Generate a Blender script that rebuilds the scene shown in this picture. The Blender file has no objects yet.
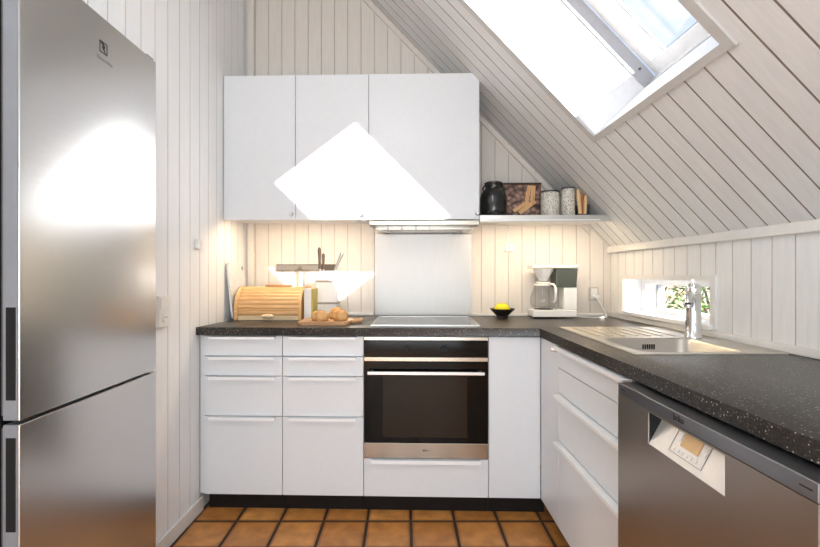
import bpy, bmesh, math, random
from math import sin, cos, radians as R, pi
from mathutils import Vector, Matrix
random.seed(7)
SC = bpy.context.scene
COL = SC.collection
H = 1.175                      # camera height
F = 449.0; CX = 405.0; CY = 274.0
TH = R(1.6)                    # the back run stands very slightly askew
cs, sn = cos(TH), sin(TH)
def bu(px, w):
    k = (px - CX) / F
    return w * (k * cs - sn) / (cs + k * sn)
def bz(px, py, w):
    return H + (CY - py) / F * (w * cs - bu(px, w) * sn)
def b2w(u, w):                 # back-run coordinates -> room coordinates
    return (u * cs + w * sn, -u * sn + w * cs)
BACK = []

# ------------------------------------------------------------------ materials
def newmat(name):
    m = bpy.data.materials.new(name); m.use_nodes = True
    nt = m.node_tree
    return m, nt, nt.nodes['Principled BSDF']
def N(nt, typ, **kw):
    n = nt.nodes.new(typ)
    for k, v in kw.items():
        if k in n.inputs.keys(): n.inputs[k].default_value = v
        else: setattr(n, k, v)
    return n
def L(nt, a, b): nt.links.new(a, b)
def ramp(nt, fac, stops):
    r = nt.nodes.new('ShaderNodeValToRGB')
    e = r.color_ramp.elements
    while len(e) < len(stops): e.new(0.5)
    for i, (p, c) in enumerate(stops):
        e[i].position = p; e[i].color = (*c, 1)
    L(nt, fac, r.inputs['Fac']); return r
def coords(nt, scale=(1, 1, 1), kind='Object'):
    t = nt.nodes.new('ShaderNodeTexCoord'); m = nt.nodes.new('ShaderNodeMapping')
    m.inputs['Scale'].default_value = scale
    L(nt, t.outputs[kind], m.inputs['Vector']); return m.outputs['Vector']
def plain(name, col, rough=0.5, metal=0.0, spec=0.5, var=0.03, scale=30, coat=0.0, bump=0.0):
    m, nt, p = newmat(name)
    v = coords(nt)
    n = N(nt, 'ShaderNodeTexNoise', Scale=scale, Detail=3.0); L(nt, v, n.inputs['Vector'])
    lo = tuple(max(0, c * (1 - var)) for c in col); hi = tuple(min(1, c * (1 + var)) for c in col)
    r = ramp(nt, n.outputs['Fac'], [(0.3, lo), (0.7, hi)])
    L(nt, r.outputs['Color'], p.inputs['Base Color'])
    p.inputs['Roughness'].default_value = rough; p.inputs['Metallic'].default_value = metal
    p.inputs['Specular IOR Level'].default_value = spec; p.inputs['Coat Weight'].default_value = coat
    if bump:
        b = N(nt, 'ShaderNodeBump', Strength=bump, Distance=0.002)
        L(nt, n.outputs['Fac'], b.inputs['Height']); L(nt, b.outputs['Normal'], p.inputs['Normal'])
    return m
def boards_mat(name, col, scale=(6, 6, 1), rough=0.5, var=0.05):
    m, nt, p = newmat(name)
    v = coords(nt, scale)
    n = N(nt, 'ShaderNodeTexNoise', Scale=9.0, Detail=6.0, Roughness=0.6); L(nt, v, n.inputs['Vector'])
    r = ramp(nt, n.outputs['Fac'], [(0.25, tuple(c * (1 - var) for c in col)), (0.75, tuple(min(1, c * (1 + var)) for c in col))])
    L(nt, r.outputs['Color'], p.inputs['Base Color'])
    p.inputs['Roughness'].default_value = rough
    b = N(nt, 'ShaderNodeBump', Strength=0.12, Distance=0.002)
    L(nt, n.outputs['Fac'], b.inputs['Height']); L(nt, b.outputs['Normal'], p.inputs['Normal'])
    return m
def steel_mat(name, col, rough=0.3, stretch=(2, 2, 260), aniso=0.0, metal=1.0, bump=0.03):
    m, nt, p = newmat(name)
    v = coords(nt, stretch)
    n = N(nt, 'ShaderNodeTexNoise', Scale=4.0, Detail=4.0); L(nt, v, n.inputs['Vector'])
    r = ramp(nt, n.outputs['Fac'], [(0.25, tuple(c * 0.93 for c in col)), (0.75, tuple(min(1, c * 1.05) for c in col))])
    L(nt, r.outputs['Color'], p.inputs['Base Color'])
    p.inputs['Metallic'].default_value = metal
    p.inputs['Roughness'].default_value = rough
    if aniso:
        p.inputs['Anisotropic'].default_value = aniso; p.inputs['Anisotropic Rotation'].default_value = 0.25
        t = N(nt, 'ShaderNodeTangent', direction_type='RADIAL', axis='Z'); L(nt, t.outputs['Tangent'], p.inputs['Tangent'])
    b = N(nt, 'ShaderNodeBump', Strength=bump, Distance=0.001)
    L(nt, n.outputs['Fac'], b.inputs['Height']); L(nt, b.outputs['Normal'], p.inputs['Normal'])
    return m
def wood_mat(name, c0, c1, scale=(3, 30, 30), rough=0.5):
    m, nt, p = newmat(name)
    v = coords(nt, scale)
    n = N(nt, 'ShaderNodeTexNoise', Scale=2.5, Detail=6.0, Distortion=0.6); L(nt, v, n.inputs['Vector'])
    r = ramp(nt, n.outputs['Fac'], [(0.3, c0), (0.7, c1)])
    L(nt, r.outputs['Color'], p.inputs['Base Color']); p.inputs['Roughness'].default_value = rough
    b = N(nt, 'ShaderNodeBump', Strength=0.15, Distance=0.001)
    L(nt, n.outputs['Fac'], b.inputs['Height']); L(nt, b.outputs['Normal'], p.inputs['Normal'])
    return m
def emit_mat(name, col, st):
    m, nt, p = newmat(name)
    p.inputs['Base Color'].default_value = (0.9, 0.9, 0.88, 1)
    p.inputs['Emission Color'].default_value = (*col, 1); p.inputs['Emission Strength'].default_value = st
    n = N(nt, 'ShaderNodeTexNoise', Scale=3.0); mp = N(nt, 'ShaderNodeMapRange'); mp.inputs['To Min'].default_value = 0.4; mp.inputs['To Max'].default_value = 0.5
    L(nt, n.outputs['Fac'], mp.inputs['Value']); L(nt, mp.outputs['Result'], p.inputs['Roughness'])
    return m
def glass_mat(name, col=(1, 1, 1), rough=0.0, alpha_mix=0.9):
    # thin pane: mostly straight-through with a clear mirror coat
    m = bpy.data.materials.new(name); m.use_nodes = True; nt = m.node_tree
    for n in list(nt.nodes):
        if n.type != 'OUTPUT_MATERIAL': nt.nodes.remove(n)
    out = nt.nodes['Material Output']
    t = N(nt, 'ShaderNodeBsdfTransparent'); t.inputs['Color'].default_value = (*col, 1)
    g = N(nt, 'ShaderNodeBsdfGlossy', Roughness=rough)
    f = N(nt, 'ShaderNodeLayerWeight'); pw = N(nt, 'ShaderNodeMath', operation='POWER'); L(nt, f.outputs['Facing'], pw.inputs[0]); pw.inputs[1].default_value = 4.0
    ma = N(nt, 'ShaderNodeMath', operation='MULTIPLY_ADD'); L(nt, pw.outputs[0], ma.inputs[0]); ma.inputs[1].default_value = 0.5; ma.inputs[2].default_value = 0.025
    mx = N(nt, 'ShaderNodeMixShader'); L(nt, ma.outputs[0], mx.inputs['Fac']); L(nt, t.outputs['BSDF'], mx.inputs[1]); L(nt, g.outputs['BSDF'], mx.inputs[2])
    L(nt, mx.outputs['Shader'], out.inputs['Surface'])
    return m

M = {}
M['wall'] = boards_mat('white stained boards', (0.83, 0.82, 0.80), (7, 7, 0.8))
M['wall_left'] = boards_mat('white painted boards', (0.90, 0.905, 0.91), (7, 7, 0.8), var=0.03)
M['ceiling'] = boards_mat('whitewashed ceiling boards', (0.78, 0.78, 0.77), (1.0, 8, 1.0), var=0.06)
M['groove'] = plain('pale board joints', (0.56, 0.51, 0.45), 0.7)  # groove faces of the walls, a tone darker than the boards
M['groove_dark'] = plain('dark ceiling board joints', (0.27, 0.22, 0.18), 0.7)  # groove faces of the ceiling, much darker than the boards
M['wall_back'] = boards_mat('back wall boards with painted shade', (0.70, 0.65, 0.59), (7, 7, 0.8))  # white boards too; shade of the upper wall mixed into this colour
M['trim'] = plain('white trim paint', (0.80, 0.78, 0.74), 0.45)
M['casing'] = plain('grey white casing', (0.58, 0.57, 0.55), 0.5)
M['paint'] = plain('bright white paint', (0.86, 0.86, 0.86), 0.4)
M['frame'] = plain('grey white window paint', (0.50, 0.51, 0.54), 0.4)
M['gasket'] = plain('grey rubber', (0.12, 0.12, 0.13), 0.6)
M['cab'] = plain('white laminate', (0.755, 0.775, 0.80), 0.32, var=0.01)
M['handle'] = plain('white lacquered metal', (0.91, 0.92, 0.93), 0.3, var=0.01)
M['dark'] = plain('black plinth', (0.010, 0.007, 0.006), 0.6, spec=0.2)
M['black'] = plain('black plastic', (0.010, 0.010, 0.010), 0.5, spec=0.25)
M['plastic'] = plain('white plastic', (0.84, 0.83, 0.80), 0.3, var=0.01)
M['steel'] = steel_mat('brushed steel', (0.42, 0.38, 0.32), 0.20, (2, 260, 260), bump=0.01)
M['fridge'] = steel_mat('brushed fridge steel', (0.64, 0.635, 0.625), 0.24, (1, 3, 300), aniso=0.55, bump=0.012)
M['fridge_edge'] = plain('silver grey door edge', (0.31, 0.33, 0.36), 0.4, metal=0.6)
M['dish'] = steel_mat('brushed dishwasher steel', (0.42, 0.385, 0.35), 0.33, (300, 3, 300), bump=0.03)
M['dish_strip'] = plain('grey metal strip', (0.26, 0.27, 0.29), 0.28, metal=0.9)
M['splash'] = steel_mat('splashback steel', (0.47, 0.455, 0.43), 0.46, (260, 260, 2), bump=0.01)
M['sink'] = steel_mat('sink steel', (0.62, 0.59, 0.54), 0.36, (60, 60, 60), bump=0.004)
M['chrome'] = plain('chrome', (0.78, 0.78, 0.78), 0.07, metal=1.0, var=0.01)
M['knob'] = plain('satin nickel', (0.62, 0.62, 0.60), 0.3, metal=1.0, var=0.01)
M['bglass'] = plain('black oven glass', (0.005, 0.004, 0.0035), 0.09, spec=0.16, var=0.01)
M['oven_window'] = plain('tinted oven window', (0.022, 0.014, 0.007), 0.12, spec=0.2, var=0.02)
M['hob'] = plain('ceramic hob glass', (0.03, 0.028, 0.026), 0.12, spec=0.7, var=0.02)
M['amber'] = plain('display with painted warm reflection', (0.75, 0.48, 0.22), 0.25)  # warm reflection on the screen painted in as base colour
M['console'] = plain('silver console', (0.72, 0.70, 0.68), 0.35, metal=0.55)
M['print'] = plain('dark print', (0.02, 0.02, 0.02), 0.5)
M['printgrey'] = plain('grey print', (0.25, 0.25, 0.25), 0.5)
M['pine'] = wood_mat('honey bamboo', (0.62, 0.34, 0.13), (0.78, 0.50, 0.24))
M['pine_light'] = wood_mat('pale bamboo', (0.74, 0.55, 0.33), (0.82, 0.65, 0.42))
M['board'] = wood_mat('bread board wood', (0.48, 0.25, 0.11), (0.66, 0.40, 0.20))
M['stick'] = wood_mat('cinnamon bark', (0.55, 0.28, 0.10), (0.78, 0.48, 0.22), (60, 60, 6))
M['stick_pale'] = wood_mat('pale wooden stick', (0.66, 0.42, 0.20), (0.80, 0.58, 0.32), (60, 60, 6))
M['stick_red'] = wood_mat('reddish wood', (0.36, 0.12, 0.05), (0.55, 0.22, 0.09), (60, 60, 6))
M['jar'] = plain('black stoneware glaze', (0.010, 0.011, 0.010), 0.13, spec=0.6)
M['beanlid'] = plain('dark brown lid', (0.06, 0.03, 0.02), 0.5, var=0.3)
M['tin_dark'] = plain('dark tin', (0.03, 0.035, 0.03), 0.35)
M['bowl'] = plain('dark brown wood bowl', (0.022, 0.013, 0.010), 0.3)
M['lemon'] = plain('lemon peel', (0.90, 0.72, 0.015), 0.4, scale=120, bump=0.2)
M['knifehandle'] = plain('brown knife handle', (0.030, 0.017, 0.010), 0.6, spec=0.2)
M['knifesteel'] = plain('blade steel', (0.20, 0.185, 0.17), 0.35, metal=0.6)
M['band'] = plain('grey brown band', (0.36, 0.32, 0.27), 0.4)
M['magnet'] = steel_mat('magnetic strip', (0.085, 0.068, 0.052), 0.6, (3, 60, 60), metal=0.0)
M['book'] = plain('white cover', (0.86, 0.85, 0.80), 0.5)
M['bookedge'] = plain('mustard cover edge', (0.55, 0.45, 0.10), 0.5)
M['tank'] = plain('dark smoked tank', (0.065, 0.075, 0.06), 0.12, spec=0.6)
M['oldplastic'] = plain('greyed plastic', (0.48, 0.43, 0.38), 0.4)
M['glass'] = glass_mat('window glass')
M['carafe'] = glass_mat('carafe glass', (0.975, 0.975, 0.97))
M['coffeefilter'] = plain('milky filter plastic', (0.80, 0.79, 0.77), 0.25)
M['led'] = emit_mat('warm led', (1.0, 0.78, 0.52), 74.0)
M['led_soft'] = emit_mat('warm led dimmed', (1.0, 0.78, 0.53), 52.0)
M['ledside'] = plain('lamp housing', (0.75, 0.74, 0.72), 0.4)

# worktop: dark with fine pale flecks
m, nt, p = newmat('speckled worktop')
v = coords(nt)
a = N(nt, 'ShaderNodeTexVoronoi', Scale=130.0); L(nt, v, a.inputs['Vector'])
a2 = N(nt, 'ShaderNodeTexVoronoi', Scale=95.0); L(nt, v, a2.inputs['Vector'])
nz = N(nt, 'ShaderNodeTexNoise', Scale=220.0, Detail=4.0); L(nt, v, nz.inputs['Vector'])
base = ramp(nt, nz.outputs['Fac'], [(0.38, (0.008, 0.007, 0.006)), (0.70, (0.045, 0.038, 0.032))])
s1 = ramp(nt, a.outputs['Distance'], [(0.16, (1, 1, 1)), (0.24, (0, 0, 0))])
s2 = ramp(nt, a2.outputs['Distance'], [(0.13, (1, 1, 1)), (0.17, (0, 0, 0))])
mx1 = N(nt, 'ShaderNodeMixRGB'); L(nt, s1.outputs['Color'], mx1.inputs['Fac']); L(nt, base.outputs['Color'], mx1.inputs['Color1']); mx1.inputs['Color2'].default_value = (0.16, 0.13, 0.10, 1)
mx2 = N(nt, 'ShaderNodeMixRGB'); L(nt, s2.outputs['Color'], mx2.inputs['Fac']); L(nt, mx1.outputs['Color'], mx2.inputs['Color1']); mx2.inputs['Color2'].default_value = (0.50, 0.44, 0.36, 1)
L(nt, mx2.outputs['Color'], p.inputs['Base Color']); p.inputs['Roughness'].default_value = 0.33
p.inputs['Specular IOR Level'].default_value = 0.5
M['worktop'] = m

# terracotta tiles with grout
TP = 0.207; TX0 = -0.179; TY0 = 2.134; GR = 0.013
m, nt, p = newmat('terracotta tiles')
t = N(nt, 'ShaderNodeTexCoord'); sp = N(nt, 'ShaderNodeSeparateXYZ'); L(nt, t.outputs['Object'], sp.inputs['Vector'])
def mth(op, x, y=None):
    n = N(nt, 'ShaderNodeMath', operation=op)
    for i, q in enumerate((x, y)):
        if q is None: continue
        if isinstance(q, (int, float)): n.inputs[i].default_value = q
        else: L(nt, q, n.inputs[i])
    return n.outputs[0]
ux = mth('DIVIDE', mth('SUBTRACT', sp.outputs['X'], TX0), TP); uy = mth('DIVIDE', mth('SUBTRACT', sp.outputs['Y'], TY0), TP)
cid = N(nt, 'ShaderNodeCombineXYZ'); L(nt, mth('FLOOR', ux), cid.inputs['X']); L(nt, mth('FLOOR', uy), cid.inputs['Y'])
wn = N(nt, 'ShaderNodeTexWhiteNoise'); L(nt, cid.outputs['Vector'], wn.inputs['Vector'])
tone = ramp(nt, wn.outputs['Value'], [(0.0, (0.50, 0.21, 0.055)), (0.4, (0.60, 0.265, 0.07)), (0.7, (0.70, 0.33, 0.095)), (1.0, (0.60, 0.31, 0.09))])
n1 = N(nt, 'ShaderNodeTexNoise', Scale=14.0, Detail=5.0); L(nt, t.outputs['Object'], n1.inputs['Vector'])
mot = ramp(nt, n1.outputs['Fac'], [(0.3, (0.82, 0.76, 0.70)), (0.7, (1.3, 1.3, 1.3))])
mu = N(nt, 'ShaderNodeMixRGB', blend_type='MULTIPLY'); mu.inputs['Fac'].default_value = 1
L(nt, tone.outputs['Color'], mu.inputs['Color1']); L(nt, mot.outputs['Color'], mu.inputs['Color2'])
fx = mth('ABSOLUTE', mth('SUBTRACT', mth('FRACT', ux), 0.5)); fy = mth('ABSOLUTE', mth('SUBTRACT', mth('FRACT', uy), 0.5))
edge = mth('MAXIMUM', fx, fy)
burn = ramp(nt, edge, [(0.40, (1, 1, 1)), (0.475, (0.55, 0.45, 0.36))])   # kiln-darkened rims
mu2 = N(nt, 'ShaderNodeMixRGB', blend_type='MULTIPLY'); mu2.inputs['Fac'].default_value = 1
L(nt, mu.outputs['Color'], mu2.inputs['Color1']); L(nt, burn.outputs['Color'], mu2.inputs['Color2'])
gm = mth('GREATER_THAN', edge, 0.5 - GR / TP / 2)
mg = N(nt, 'ShaderNodeMixRGB'); L(nt, gm, mg.inputs['Fac']); L(nt, mu2.outputs['Color'], mg.inputs['Color1']); mg.inputs['Color2'].default_value = (0.055, 0.035, 0.022, 1)
L(nt, mg.outputs['Color'], p.inputs['Base Color'])
rr = N(nt, 'ShaderNodeMapRange'); L(nt, gm, rr.inputs['Value']); rr.inputs['To Min'].default_value = 0.32; rr.inputs['To Max'].default_value = 0.85
L(nt, rr.outputs['Result'], p.inputs['Roughness'])
bm_ = N(nt, 'ShaderNodeBump', Strength=0.25, Distance=0.004); L(nt, n1.outputs['Fac'], bm_.inputs['Height']); L(nt, bm_.outputs['Normal'], p.inputs['Normal'])
M['tiles'] = m

# coffee bean print
m, nt, p = newmat('coffee bean picture')
v = coords(nt, (1, 1, 1.25))
a = N(nt, 'ShaderNodeTexVoronoi', Scale=34.0); L(nt, v, a.inputs['Vector'])
c1 = ramp(nt, a.outputs['Distance'], [(0.0, (0.46, 0.32, 0.27)), (0.38, (0.26, 0.14, 0.10)), (0.75, (0.04, 0.018, 0.012))])
L(nt, c1.outputs['Color'], p.inputs['Base Color']); p.inputs['Roughness'].default_value = 0.45
M['beans'] = m
# speckled tins
m, nt, p = newmat('sprigged tin pattern')
v = coords(nt)
a = N(nt, 'ShaderNodeTexVoronoi', Scale=125.0); L(nt, v, a.inputs['Vector'])
c1 = ramp(nt, a.outputs['Distance'], [(0.28, (0.20, 0.20, 0.16)), (0.46, (0.66, 0.63, 0.56))])
L(nt, c1.outputs['Color'], p.inputs['Base Color']); p.inputs['Roughness'].default_value = 0.35
M['sprig'] = m
# white speckled cutting board
m, nt, p = newmat('speckled white board')
v = coords(nt)
a = N(nt, 'ShaderNodeTexVoronoi', Scale=60.0); L(nt, v, a.inputs['Vector'])
c1 = ramp(nt, a.outputs['Distance'], [(0.12, (0.45, 0.44, 0.46)), (0.25, (0.80, 0.79, 0.80))])
L(nt, c1.outputs['Color'], p.inputs['Base Color']); p.inputs['Roughness'].default_value = 0.4
M['spboard'] = m
# bread crust
m, nt, p = newmat('bread crust')
v = coords(nt)
n = N(nt, 'ShaderNodeTexNoise', Scale=28.0, Detail=5.0); L(nt, v, n.inputs['Vector'])
c1 = ramp(nt, n.outputs['Fac'], [(0.3, (0.42, 0.19, 0.05)), (0.55, (0.66, 0.38, 0.14)), (0.75, (0.80, 0.58, 0.30))])
L(nt, c1.outputs['Color'], p.inputs['Base Color']); p.inputs['Roughness'].default_value = 0.6
b = N(nt, 'ShaderNodeBump', Strength=0.5, Distance=0.004); L(nt, n.outputs['Fac'], b.inputs['Height']); L(nt, b.outputs['Normal'], p.inputs['Normal'])
M['crust'] = m
def leafmat(name, c0, c1):
    m, nt, p = newmat(name)
    v = coords(nt)
    n = N(nt, 'ShaderNodeTexNoise', Scale=4.0, Detail=3.0); L(nt, v, n.inputs['Vector'])
    c = ramp(nt, n.outputs['Fac'], [(0.3, c0), (0.7, c1)])
    L(nt, c.outputs['Color'], p.inputs['Base Color']); p.inputs['Roughness'].default_value = 0.6
    return m
M['leaf'] = leafmat('green leaves', (0.05, 0.12, 0.02), (0.16, 0.28, 0.06))
M['leafdry'] = leafmat('dry pale leaves', (0.32, 0.24, 0.12), (0.55, 0.47, 0.30))
M['bark'] = plain('bark', (0.12, 0.08, 0.05), 0.8)
M['gravel'] = plain('pale gravel', (0.62, 0.60, 0.56), 0.9, var=0.2, scale=40)

# ------------------------------------------------------------------ mesh helpers
class MB:
    def __init__(s): s.bm = bmesh.new(); s.round = False
    def _bev(s, faces, bev, seg=2):
        if bev:
            ed = list({e for f in faces for e in f.edges})
            bmesh.ops.bevel(s.bm, geom=ed, offset=bev, segments=seg, affect='EDGES', profile=0.5)
    def box(s, x0, x1, y0, y1, z0, z1, bev=0.0, fn=None, seg=2):
        vs = [s.bm.verts.new((x, y, z)) for x in (x0, x1) for y in (y0, y1) for z in (z0, z1)]
        idx = [(0, 1, 3, 2), (4, 6, 7, 5), (0, 4, 5, 1), (2, 3, 7, 6), (0, 2, 6, 4), (1, 5, 7, 3)]
        fs = [s.bm.faces.new([vs[i] for i in q]) for q in idx]
        if bev: 
            before = set(s.bm.verts) - set(vs)
            s._bev(fs, bev, seg)
            vs = [v for v in s.bm.verts if v not in before]
        if fn:
            for v in vs: v.co = Vector(fn(*v.co))
        return s
    def prism(s, pts, a0, a1, mapf, bev=0.0, seg=2):
        """pts: 2-D outline; mapf(p, q, a) -> xyz"""
        n = len(pts); old = set(s.bm.verts)
        A = [s.bm.verts.new((p, q, a0)) for p, q in pts]; B = [s.bm.verts.new((p, q, a1)) for p, q in pts]
        fs = [s.bm.faces.new(A[::-1]), s.bm.faces.new(B)]
        for i in range(n):
            j = (i + 1) % n
            fs.append(s.bm.faces.new((A[i], A[j], B[j], B[i])))
        if bev: s._bev(fs, bev, seg)
        for v in s.bm.verts:
            if v not in old: v.co = Vector(mapf(*v.co))
        return s
    def ring(s, a0, a1, b0, b1, ha0, ha1, hb0, hb1, t0, t1, mapf):
        """rectangular plate with a rectangular hole, as one closed shell"""
        def loop(q0, q1, r0, r1, t): return [s.bm.verts.new(mapf(*c, t)) for c in ((q0, r0), (q1, r0), (q1, r1), (q0, r1))]
        o0, o1 = loop(a0, a1, b0, b1, t0), loop(a0, a1, b0, b1, t1)
        i0, i1 = loop(ha0, ha1, hb0, hb1, t0), loop(ha0, ha1, hb0, hb1, t1)
        for k in range(4):
            j = (k + 1) % 4
            for q in ((o0[k], o0[j], i0[j], i0[k]), (o1[k], i1[k], i1[j], o1[j]), (o0[k], o1[k], o1[j], o0[j]), (i0[k], i0[j], i1[j], i1[k])):
                s.bm.faces.new(q)
        return s
    def lathe(s, prof, c=(0, 0, 0), seg=32, mat=None, sy=1.0):
        mat = mat or Matrix.Identity(4); rings = []; s.round = True
        for r, z in prof:
            if r < 1e-6: rings.append([s.bm.verts.new(Vector(c) + (mat @ Vector((0, 0, z))))])
            else: rings.append([s.bm.verts.new(Vector(c) + (mat @ Vector((r * cos(2 * pi * i / seg), sy * r * sin(2 * pi * i / seg), z)))) for i in range(seg)])
        for a, b in zip(rings, rings[1:]):
            for i in range(seg):
                j = (i + 1) % seg
                q = [a[i % len(a)], a[j % len(a)], b[j % len(b)], b[i % len(b)]]
                q = list(dict.fromkeys(q))
                if len(q) > 2: s.bm.faces.new(q)
        return s
    def tube(s, pts, r, seg=10, cap=True):
        s.round = True
        pts = [Vector(p) for p in pts]; n = len(pts)
        rad = r if isinstance(r, (list, tuple)) else [r] * n
        up = None; rings = []
        for i in range(n):
            d = (pts[min(i + 1, n - 1)] - pts[max(i - 1, 0)]).normalized()
            if up is None: up = d.orthogonal().normalized()
            up = (up - d * up.dot(d)).normalized(); sd = d.cross(up)
            rings.append([s.bm.verts.new(pts[i] + (up * cos(2 * pi * k / seg) + sd * sin(2 * pi * k / seg)) * rad[i]) for k in range(seg)])
        for a, b in zip(rings, rings[1:]):
            for k in range(seg):
                j = (k + 1) % seg; s.bm.faces.new((a[k], a[j], b[j], b[k]))
        if cap: s.bm.faces.new(rings[0][::-1]); s.bm.faces.new(rings[-1])
        return s
    def blob(s, c, r, sub=3, amp=0.0, seed=0):
        old = set(s.bm.verts); s.round = True
        bmesh.ops.create_icosphere(s.bm, subdivisions=sub, radius=1.0)
        rnd = random.Random(seed); ph = [rnd.uniform(0, 6) for _ in range(4)]
        for v in s.bm.verts:
            if v in old: continue
            k = 1 + amp * (sin(3 * v.co.x + ph[0]) + sin(4 * v.co.y + ph[1]) + sin(3.5 * v.co.z + ph[2])) / 3
            v.co = Vector(c) + Vector((v.co.x * r[0], v.co.y * r[1], v.co.z * r[2])) * k
        return s
    def build(s, name, mat, parent=None, origin=None, smooth=True, ang=None):
        if ang is None: ang = 50 if s.round else 18
        if origin is None: origin = parent['_o'] if parent else (0, 0, 0)
        og = Vector(origin)
        bmesh.ops.recalc_face_normals(s.bm, faces=s.bm.faces)
        for v in s.bm.verts: v.co -= og
        me = bpy.data.meshes.new(name); s.bm.to_mesh(me); s.bm.free()
        if smooth:
            me.shade_smooth(); me.set_sharp_from_angle(angle=R(ang))
        me.materials.append(M[mat])
        o = bpy.data.objects.new(name, me); COL.objects.link(o)
        if parent:
            o.parent = parent; ORG[o.name] = tuple(og)
            o['_o'] = tuple(og)
        else: o.location = og
        o['_o'] = tuple(og)
        return o
ORG = {}
def tag(o, label=None, cat=None, group=None, kind=None, back=False):
    if label: o['label'] = label
    if cat: o['category'] = cat
    if group: o['group'] = group
    if kind: o['kind'] = kind
    if back: BACK.append(o)
    return o
def thing(name, label, cat, loc, group=None, back=True):
    o = bpy.data.objects.new(name, None); COL.objects.link(o); o.empty_display_size = 0.05
    o.location = loc; o['_o'] = tuple(loc)
    return tag(o, label, cat, group, back=back)
def struct(o, back=False): return tag(o, kind='structure', back=back)
def text(name, body, size, mat, parent, mapf, ext=0.0004, bold=False):
    cu = bpy.data.curves.new(name, 'FONT'); cu.body = body; cu.size = size; cu.extrude = ext
    cu.align_x = 'CENTER'; cu.align_y = 'CENTER'
    if bold: cu.offset = size * 0.03
    tmp = bpy.data.objects.new(name, cu); COL.objects.link(tmp)
    dg = bpy.context.evaluated_depsgraph_get(); me = bpy.data.meshes.new_from_object(tmp.evaluated_get(dg))
    bpy.data.objects.remove(tmp); me.name = name; me.materials.clear(); me.materials.append(M[mat])
    og = Vector(parent['_o'])
    for v in me.vertices: v.co = Vector(mapf(*v.co)) - og
    o = bpy.data.objects.new(name, me); COL.objects.link(o); o.parent = parent; o['_o'] = tuple(og)
    return o

# ------------------------------------------------------------------ room shell
WB = 2.79                                   # back wall (in back-run coordinates)
XR = 1.262                                  # right knee wall
YREAR = -2.5
def xleft(y): return -1.0 - 0.0306 * (2.80 - y)
def ceilz(x): return H + 1.480 - 1.05 * x
SA = math.atan(1.05); sb, sc_ = cos(SA), sin(SA)
def SK(b, y, t):                            # slope coordinates: b up the slope, t outwards through the roof
    return (0.831 - sb * b + sc_ * t, y, H + 0.6075 + sc_ * b + sb * t)
def bof(x): return (0.831 - x) / sb

def board_profile(s0, s1, g0, pitch, extra=(), gw=0.0022, gd=0.004):
    pts = []
    k = math.ceil((s0 - g0) / pitch)
    while g0 + k * pitch < s1:
        g = g0 + k * pitch
        if not any(abs(g - e) < 0.008 for e in extra):
            pts += [(g - gw, 0), (g, gd), (g + gw, 0)]
        k += 1
    pts += [(s0, 0), (s1, 0)] + [(e, 0) for e in extra]
    return sorted(p for p in pts if s0 <= p[0] <= s1)
def board_wall(name, prof, spans, mapf, mat, thick, parent=None):
    bm = bmesh.new(); cache = {}
    def V(s, h, d):
        k = (round(s, 5), round(h, 5))
        if k not in cache: cache[k] = bm.verts.new(mapf(s, h, d))
        return cache[k]
    for (a, da), (b, db) in zip(prof, prof[1:]):
        for lo, hi in spans((a + b) / 2):
            la, lb = lo(a), lo(b); ha, hb = hi(a), hi(b)
            fc = bm.faces.new((V(a, la, da), V(b, lb, db), V(b, hb, db), V(a, ha, da)))
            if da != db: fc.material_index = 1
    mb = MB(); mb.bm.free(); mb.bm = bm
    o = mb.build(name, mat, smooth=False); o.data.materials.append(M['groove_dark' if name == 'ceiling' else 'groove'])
    md = o.modifiers.new('solid', 'SOLIDIFY'); md.thickness = thick; md.offset = -1
    return struct(o)
def orient(o, want):
    me = o.data
    n = sum((p.normal * p.area for p in me.polygons), Vector())
    if n.dot(Vector(want)) < 0: me.flip_normals()
const = lambda c: (lambda s: c)

# back wall
uL = -1.07; uR = (XR - WB * sn) / cs + 0.05
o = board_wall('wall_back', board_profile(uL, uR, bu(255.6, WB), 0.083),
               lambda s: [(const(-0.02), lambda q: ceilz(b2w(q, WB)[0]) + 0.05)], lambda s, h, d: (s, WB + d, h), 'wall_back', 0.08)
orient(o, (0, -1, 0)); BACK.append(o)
# left wall with the fridge recess
NY0, NY1, NZ = 1.06, 1.705, 2.01
def lspan(s):
    return [(const(NZ), const(3.80))] if NY0 < s < NY1 else [(const(-0.02), const(3.80))]
o = board_wall('wall_left', board_profile(YREAR, 2.84, 1.755, 0.094, (NY0, NY1)), lspan, lambda s, h, d: (xleft(s) - d, s, h), 'wall_left', 0.06)
orient(o, (1, 0, 0))
# right knee wall with the low window
WY0, WY1, WZ0, WZ1 = 1.845, 2.587, H - 0.212, H - 0.028
WE_ = 0.014
def rspan(s):
    if WY0 - WE_ < s < WY1 + WE_: return [(const(-0.02), const(WZ0 - WE_)), (const(WZ1 + WE_), const(1.36))]
    return [(const(-0.02), const(1.36))]
o = board_wall('wall_right', board_profile(YREAR, 2.80, 1.823, 0.093, (WY0 - WE_, WY1 + WE_)), rspan, lambda s, h, d: (XR + d, s, h), 'wall', 0.16)
orient(o, (-1, 0, 0))
# sloping ceiling with the roof window opening
KY0, KY1, KB1 = 1.178, 1.965, 0.86
B0, B1 = bof(XR + 0.12), bof(-1.10)
def cspan(s):
    if KY0 - 0.02 < s < KY1 + 0.02: return [(const(B0), const(-0.02)), (const(KB1 + 0.02), const(B1))]
    return [(const(B0), const(B1))]
o = board_wall('ceiling', board_profile(YREAR, 2.92, 1.821, 0.0908, (KY0 - 0.02, KY1 + 0.02), 0.003, 0.008), cspan, lambda s, h, d: SK(h, s, d), 'ceiling', 0.06)
orient(o, (-1, 0, -1))
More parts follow.
